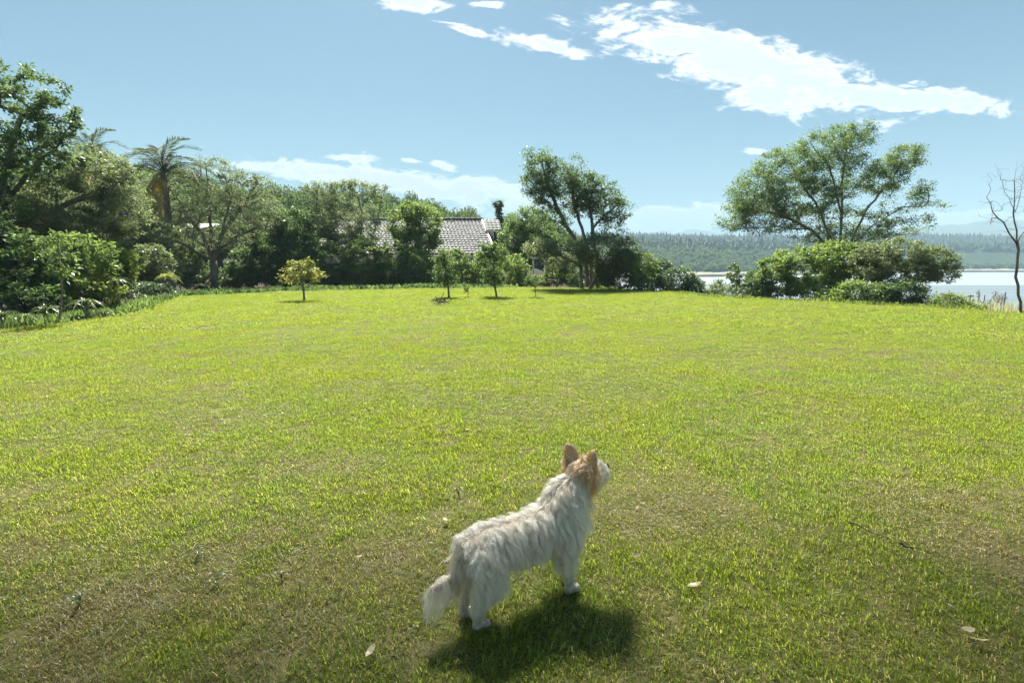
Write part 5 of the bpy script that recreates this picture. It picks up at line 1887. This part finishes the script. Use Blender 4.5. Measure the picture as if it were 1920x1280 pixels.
# ---- litter and weeds on the lawn
def build_litter():
    M['dead_leaf'] = leaf_mat('dead_leaf', (.25, .18, .08), (.42, .33, .17), (.55, .48, .32), .3)
    M['soil'] = rough_mat('soil', (.03, .022, .015), (.08, .06, .04), 30, .95)
    lv = [(1193, 1051, .055, 20, 'pale dead leaf lying on the lawn right of the dog'), (696, 1240, .06, 70, 'curled dead leaf near the bottom edge of the lawn'), (1812, 1196, .07, 15, 'curled yellow leaf lying beside a second one'),
          (1835, 1215, .07, 160, 'broad yellow leaf below the curled yellow one'), (1302, 1107, .07, 170, 'long dry leaf on the shaded grass'), (1434, 783, .06, 0, 'small whitish leaf on the sunny grass'),
          (876, 812, .05, 40, 'small whitish leaf beyond the dog'), (835, 983, .05, 130, 'pale dead leaf just behind the rump of the dog'), (672, 1054, .05, 60, 'grey dead leaf on the worn grass behind the tail')]
    for px, py, s, a, lab in lv:
        b = on_flat(px, py)
        t = np.linspace(-1, 1, 7)
        w = .42 * np.sqrt(np.clip(1 - t ** 2, 0, 1)) ** 1.2 + .01
        v, q = [], []
        for i in range(7):
            z = .22 * t[i] ** 2 + .04 * math.sin(i * 2.1)
            v += [(t[i], -w[i], z + .22 * w[i]), (t[i], 0, z), (t[i], w[i], z + .3 * w[i])]
        for i in range(6):
            k = i * 3
            q += [(k, k + 3, k + 4, k + 1), (k + 1, k + 4, k + 5, k + 2)]
        v = np.array(v) * s * .5
        o = link(bpy.data.objects.new('fallen_leaf', np_mesh('fallen_leaf', v, q, None, M['dead_leaf'], {'tint': np.full(len(v), RNG.random())}, True)))
        o.location = (b.x, b.y, tz(b.x, b.y) + .034)
        o.rotation_euler = (RNG.normal() * .2, RNG.normal() * .2, math.radians(a))
        tag(o, lab, 'leaf', 'dead leaves on the lawn')
    for (p0, p1, r, lab) in (((1592, 984), (1668, 1016), .004, 'thin dry stick lying on the dry grass'), ((1686, 1028), (1708, 1036), .007, 'short dark twig at the end of the stick')):
        a, b = on_flat(*p0), on_flat(*p1)
        z = tz(a.x, a.y) + .03
        g = Geo()
        d = np.array(b - a)
        t = np.linspace(0, 1, 7)
        pts = d[None] * t[:, None] + np.stack([0 * t, .01 * np.sin(t * 5), .006 * np.sin(t * 9)], 1)
        g.tube(pts, r * (1.1 - .5 * t), 6)
        o = g.obj('twig', M['bark_dark'])
        o.location = (a.x, a.y, z)
        tag(o, lab, 'twig')
    n = 420
    x, y, az, r = polar_points(n, -46, 46, 1.2, 8.0)
    g = Geo()
    c = np.stack([x, y, terrain_z(x, y) + .012 + .014 * RNG.random(n)], 1)
    ax = rand_unit(n)
    ax[:, 2] *= .3
    nr = rand_unit(n) * .5
    nr[:, 2] += 1
    leaf_cloud(g, c, ax, nr, .012 + .03 * RNG.random(n) ** 2, .006 + .012 * RNG.random(n), RNG.random(n))
    tag(g.obj('leaf_litter', M['dead_leaf']), 'small scraps of dry leaf scattered through the near grass', 'litter', None, 'stuff')
    # small dark heap of clippings
    b = on_flat(830, 571)
    g = Geo()
    for k in range(26):
        a = RNG.random() * 6.28
        c = np.array([RNG.normal() * .18, RNG.normal() * .12, .03 + .12 * RNG.random()])
        d = np.array([math.cos(a), math.sin(a), RNG.normal() * .5]) * (.12 + .14 * RNG.random())
        g.tube([c - d, c + d * .2 + [0, 0, .03], c + d], [.012, .01, .005], 5)
    o = g.obj('brushwood_heap', M['bark_dark'])
    o.location = (b.x, b.y, tz(b.x, b.y))
    tag(o, 'small dark heap of brushwood on the far lawn', 'heap')
    # broad-bladed weeds
    wl = [(405, 1095, .13, 'broad-bladed grass weed with one pale upright blade'), (150, 1140, .12, 'broad-bladed grass weed nearest the lower corner'), (372, 1045, .10, 'single tall green grass weed on the shaded lawn'),
          (860, 930, .10, 'broad green grass weed just behind the dog'), (528, 1085, .09, 'small pale grass weed left of the dog'), (905, 748, .10, 'bright green tussock on the sunny lawn')]
    for px, py, s, lab in wl:
        b = on_flat(px, py)
        root = empty('grass_weed', (b.x, b.y, tz(b.x, b.y)))
        tag(root, lab, 'weed', 'broad-bladed weeds in the lawn')
        for i in range(5 if s < .12 else 6):
            o = link(bpy.data.objects.new('leaf', STRAPS[i % 4]), root)
            o.rotation_euler = (random.uniform(-.2, .2), -math.radians(random.uniform(20, 65)), random.uniform(0, 6.28))
            o.location = (0, 0, .01)
            k = s * random.uniform(.5, .95)
            o.scale = (k, k * 1.2, k)


build_litter()


# ------------------------------------------------------------------ tree whose boughs hang over the viewer and shade the near lawn
def build_shade_tree():
    b = np.array([6.2, 2.0, tz(6.2, 2.0) - .05])
    st = [np.array([b, b + [-.2, .2, 2.2], b + [-.8, .8, 4.2], b + [-2.6, 1.8, 5.4], b + [-5.2, 2.4, 6.0], b + [-8.2, 2.8, 6.2]]),
          np.array([b + [-.8, .8, 4.2], b + [-2.2, 3.0, 5.6], b + [-4.6, 4.6, 6.4]]), np.array([b + [-.8, .8, 4.2], b + [-1.4, -.6, 6], b + [-3, -2, 7]]), np.array([b + [-.2, .2, 2.2], b + [.8, .8, 5], b + [1.2, 1.6, 7]])]
    ells = [(np.array([-3.6, 6.0, 6.4]), np.array([2.4, 1.5, .6]), 1.0), (np.array([-.4, 6.2, 6.4]), np.array([2.4, 1.5, .6]), 1.0), (np.array([2.6, 6.5, 6.5]), np.array([2.4, 1.7, .6]), 1.0),
            (np.array([-1.6, 4.8, 6.9]), np.array([3.4, 1.5, .7]), 1.0), (np.array([3.6, 4.6, 7.2]), np.array([2.8, 2.2, 1.0]), .9)]
    plant('overhanging_tree', 'large tree whose boughs overhang and shade the near lawn', 'tree', b, st, ells, leaf='leaf_mid', n_tips=460, lai=1.0, leaf_len=.13, leaf_wid=.065,
          clump=.62, trunk_r=.4, tip_r=.010, shell=.0, max_leaves=50000)


build_shade_tree()


# ------------------------------------------------------------------ air
def build_haze():
    m, nt, out = new_mat('haze')
    v = nn(nt, 'ShaderNodeVolumePrincipled')
    v.inputs['Color'].default_value = (.50, .70, .83, 1)
    v.inputs['Density'].default_value = 0.00055
    v.inputs['Anisotropy'].default_value = 0.0
    lk(nt, v.outputs[0], out.inputs['Volume'])
    g = Geo()
    g.box((-3600, -900, -60), (3900, 4100, 260))
    o = g.obj('haze', m)
    tag(o, 'thin blue haze in the air', None, None, 'stuff')


build_haze()
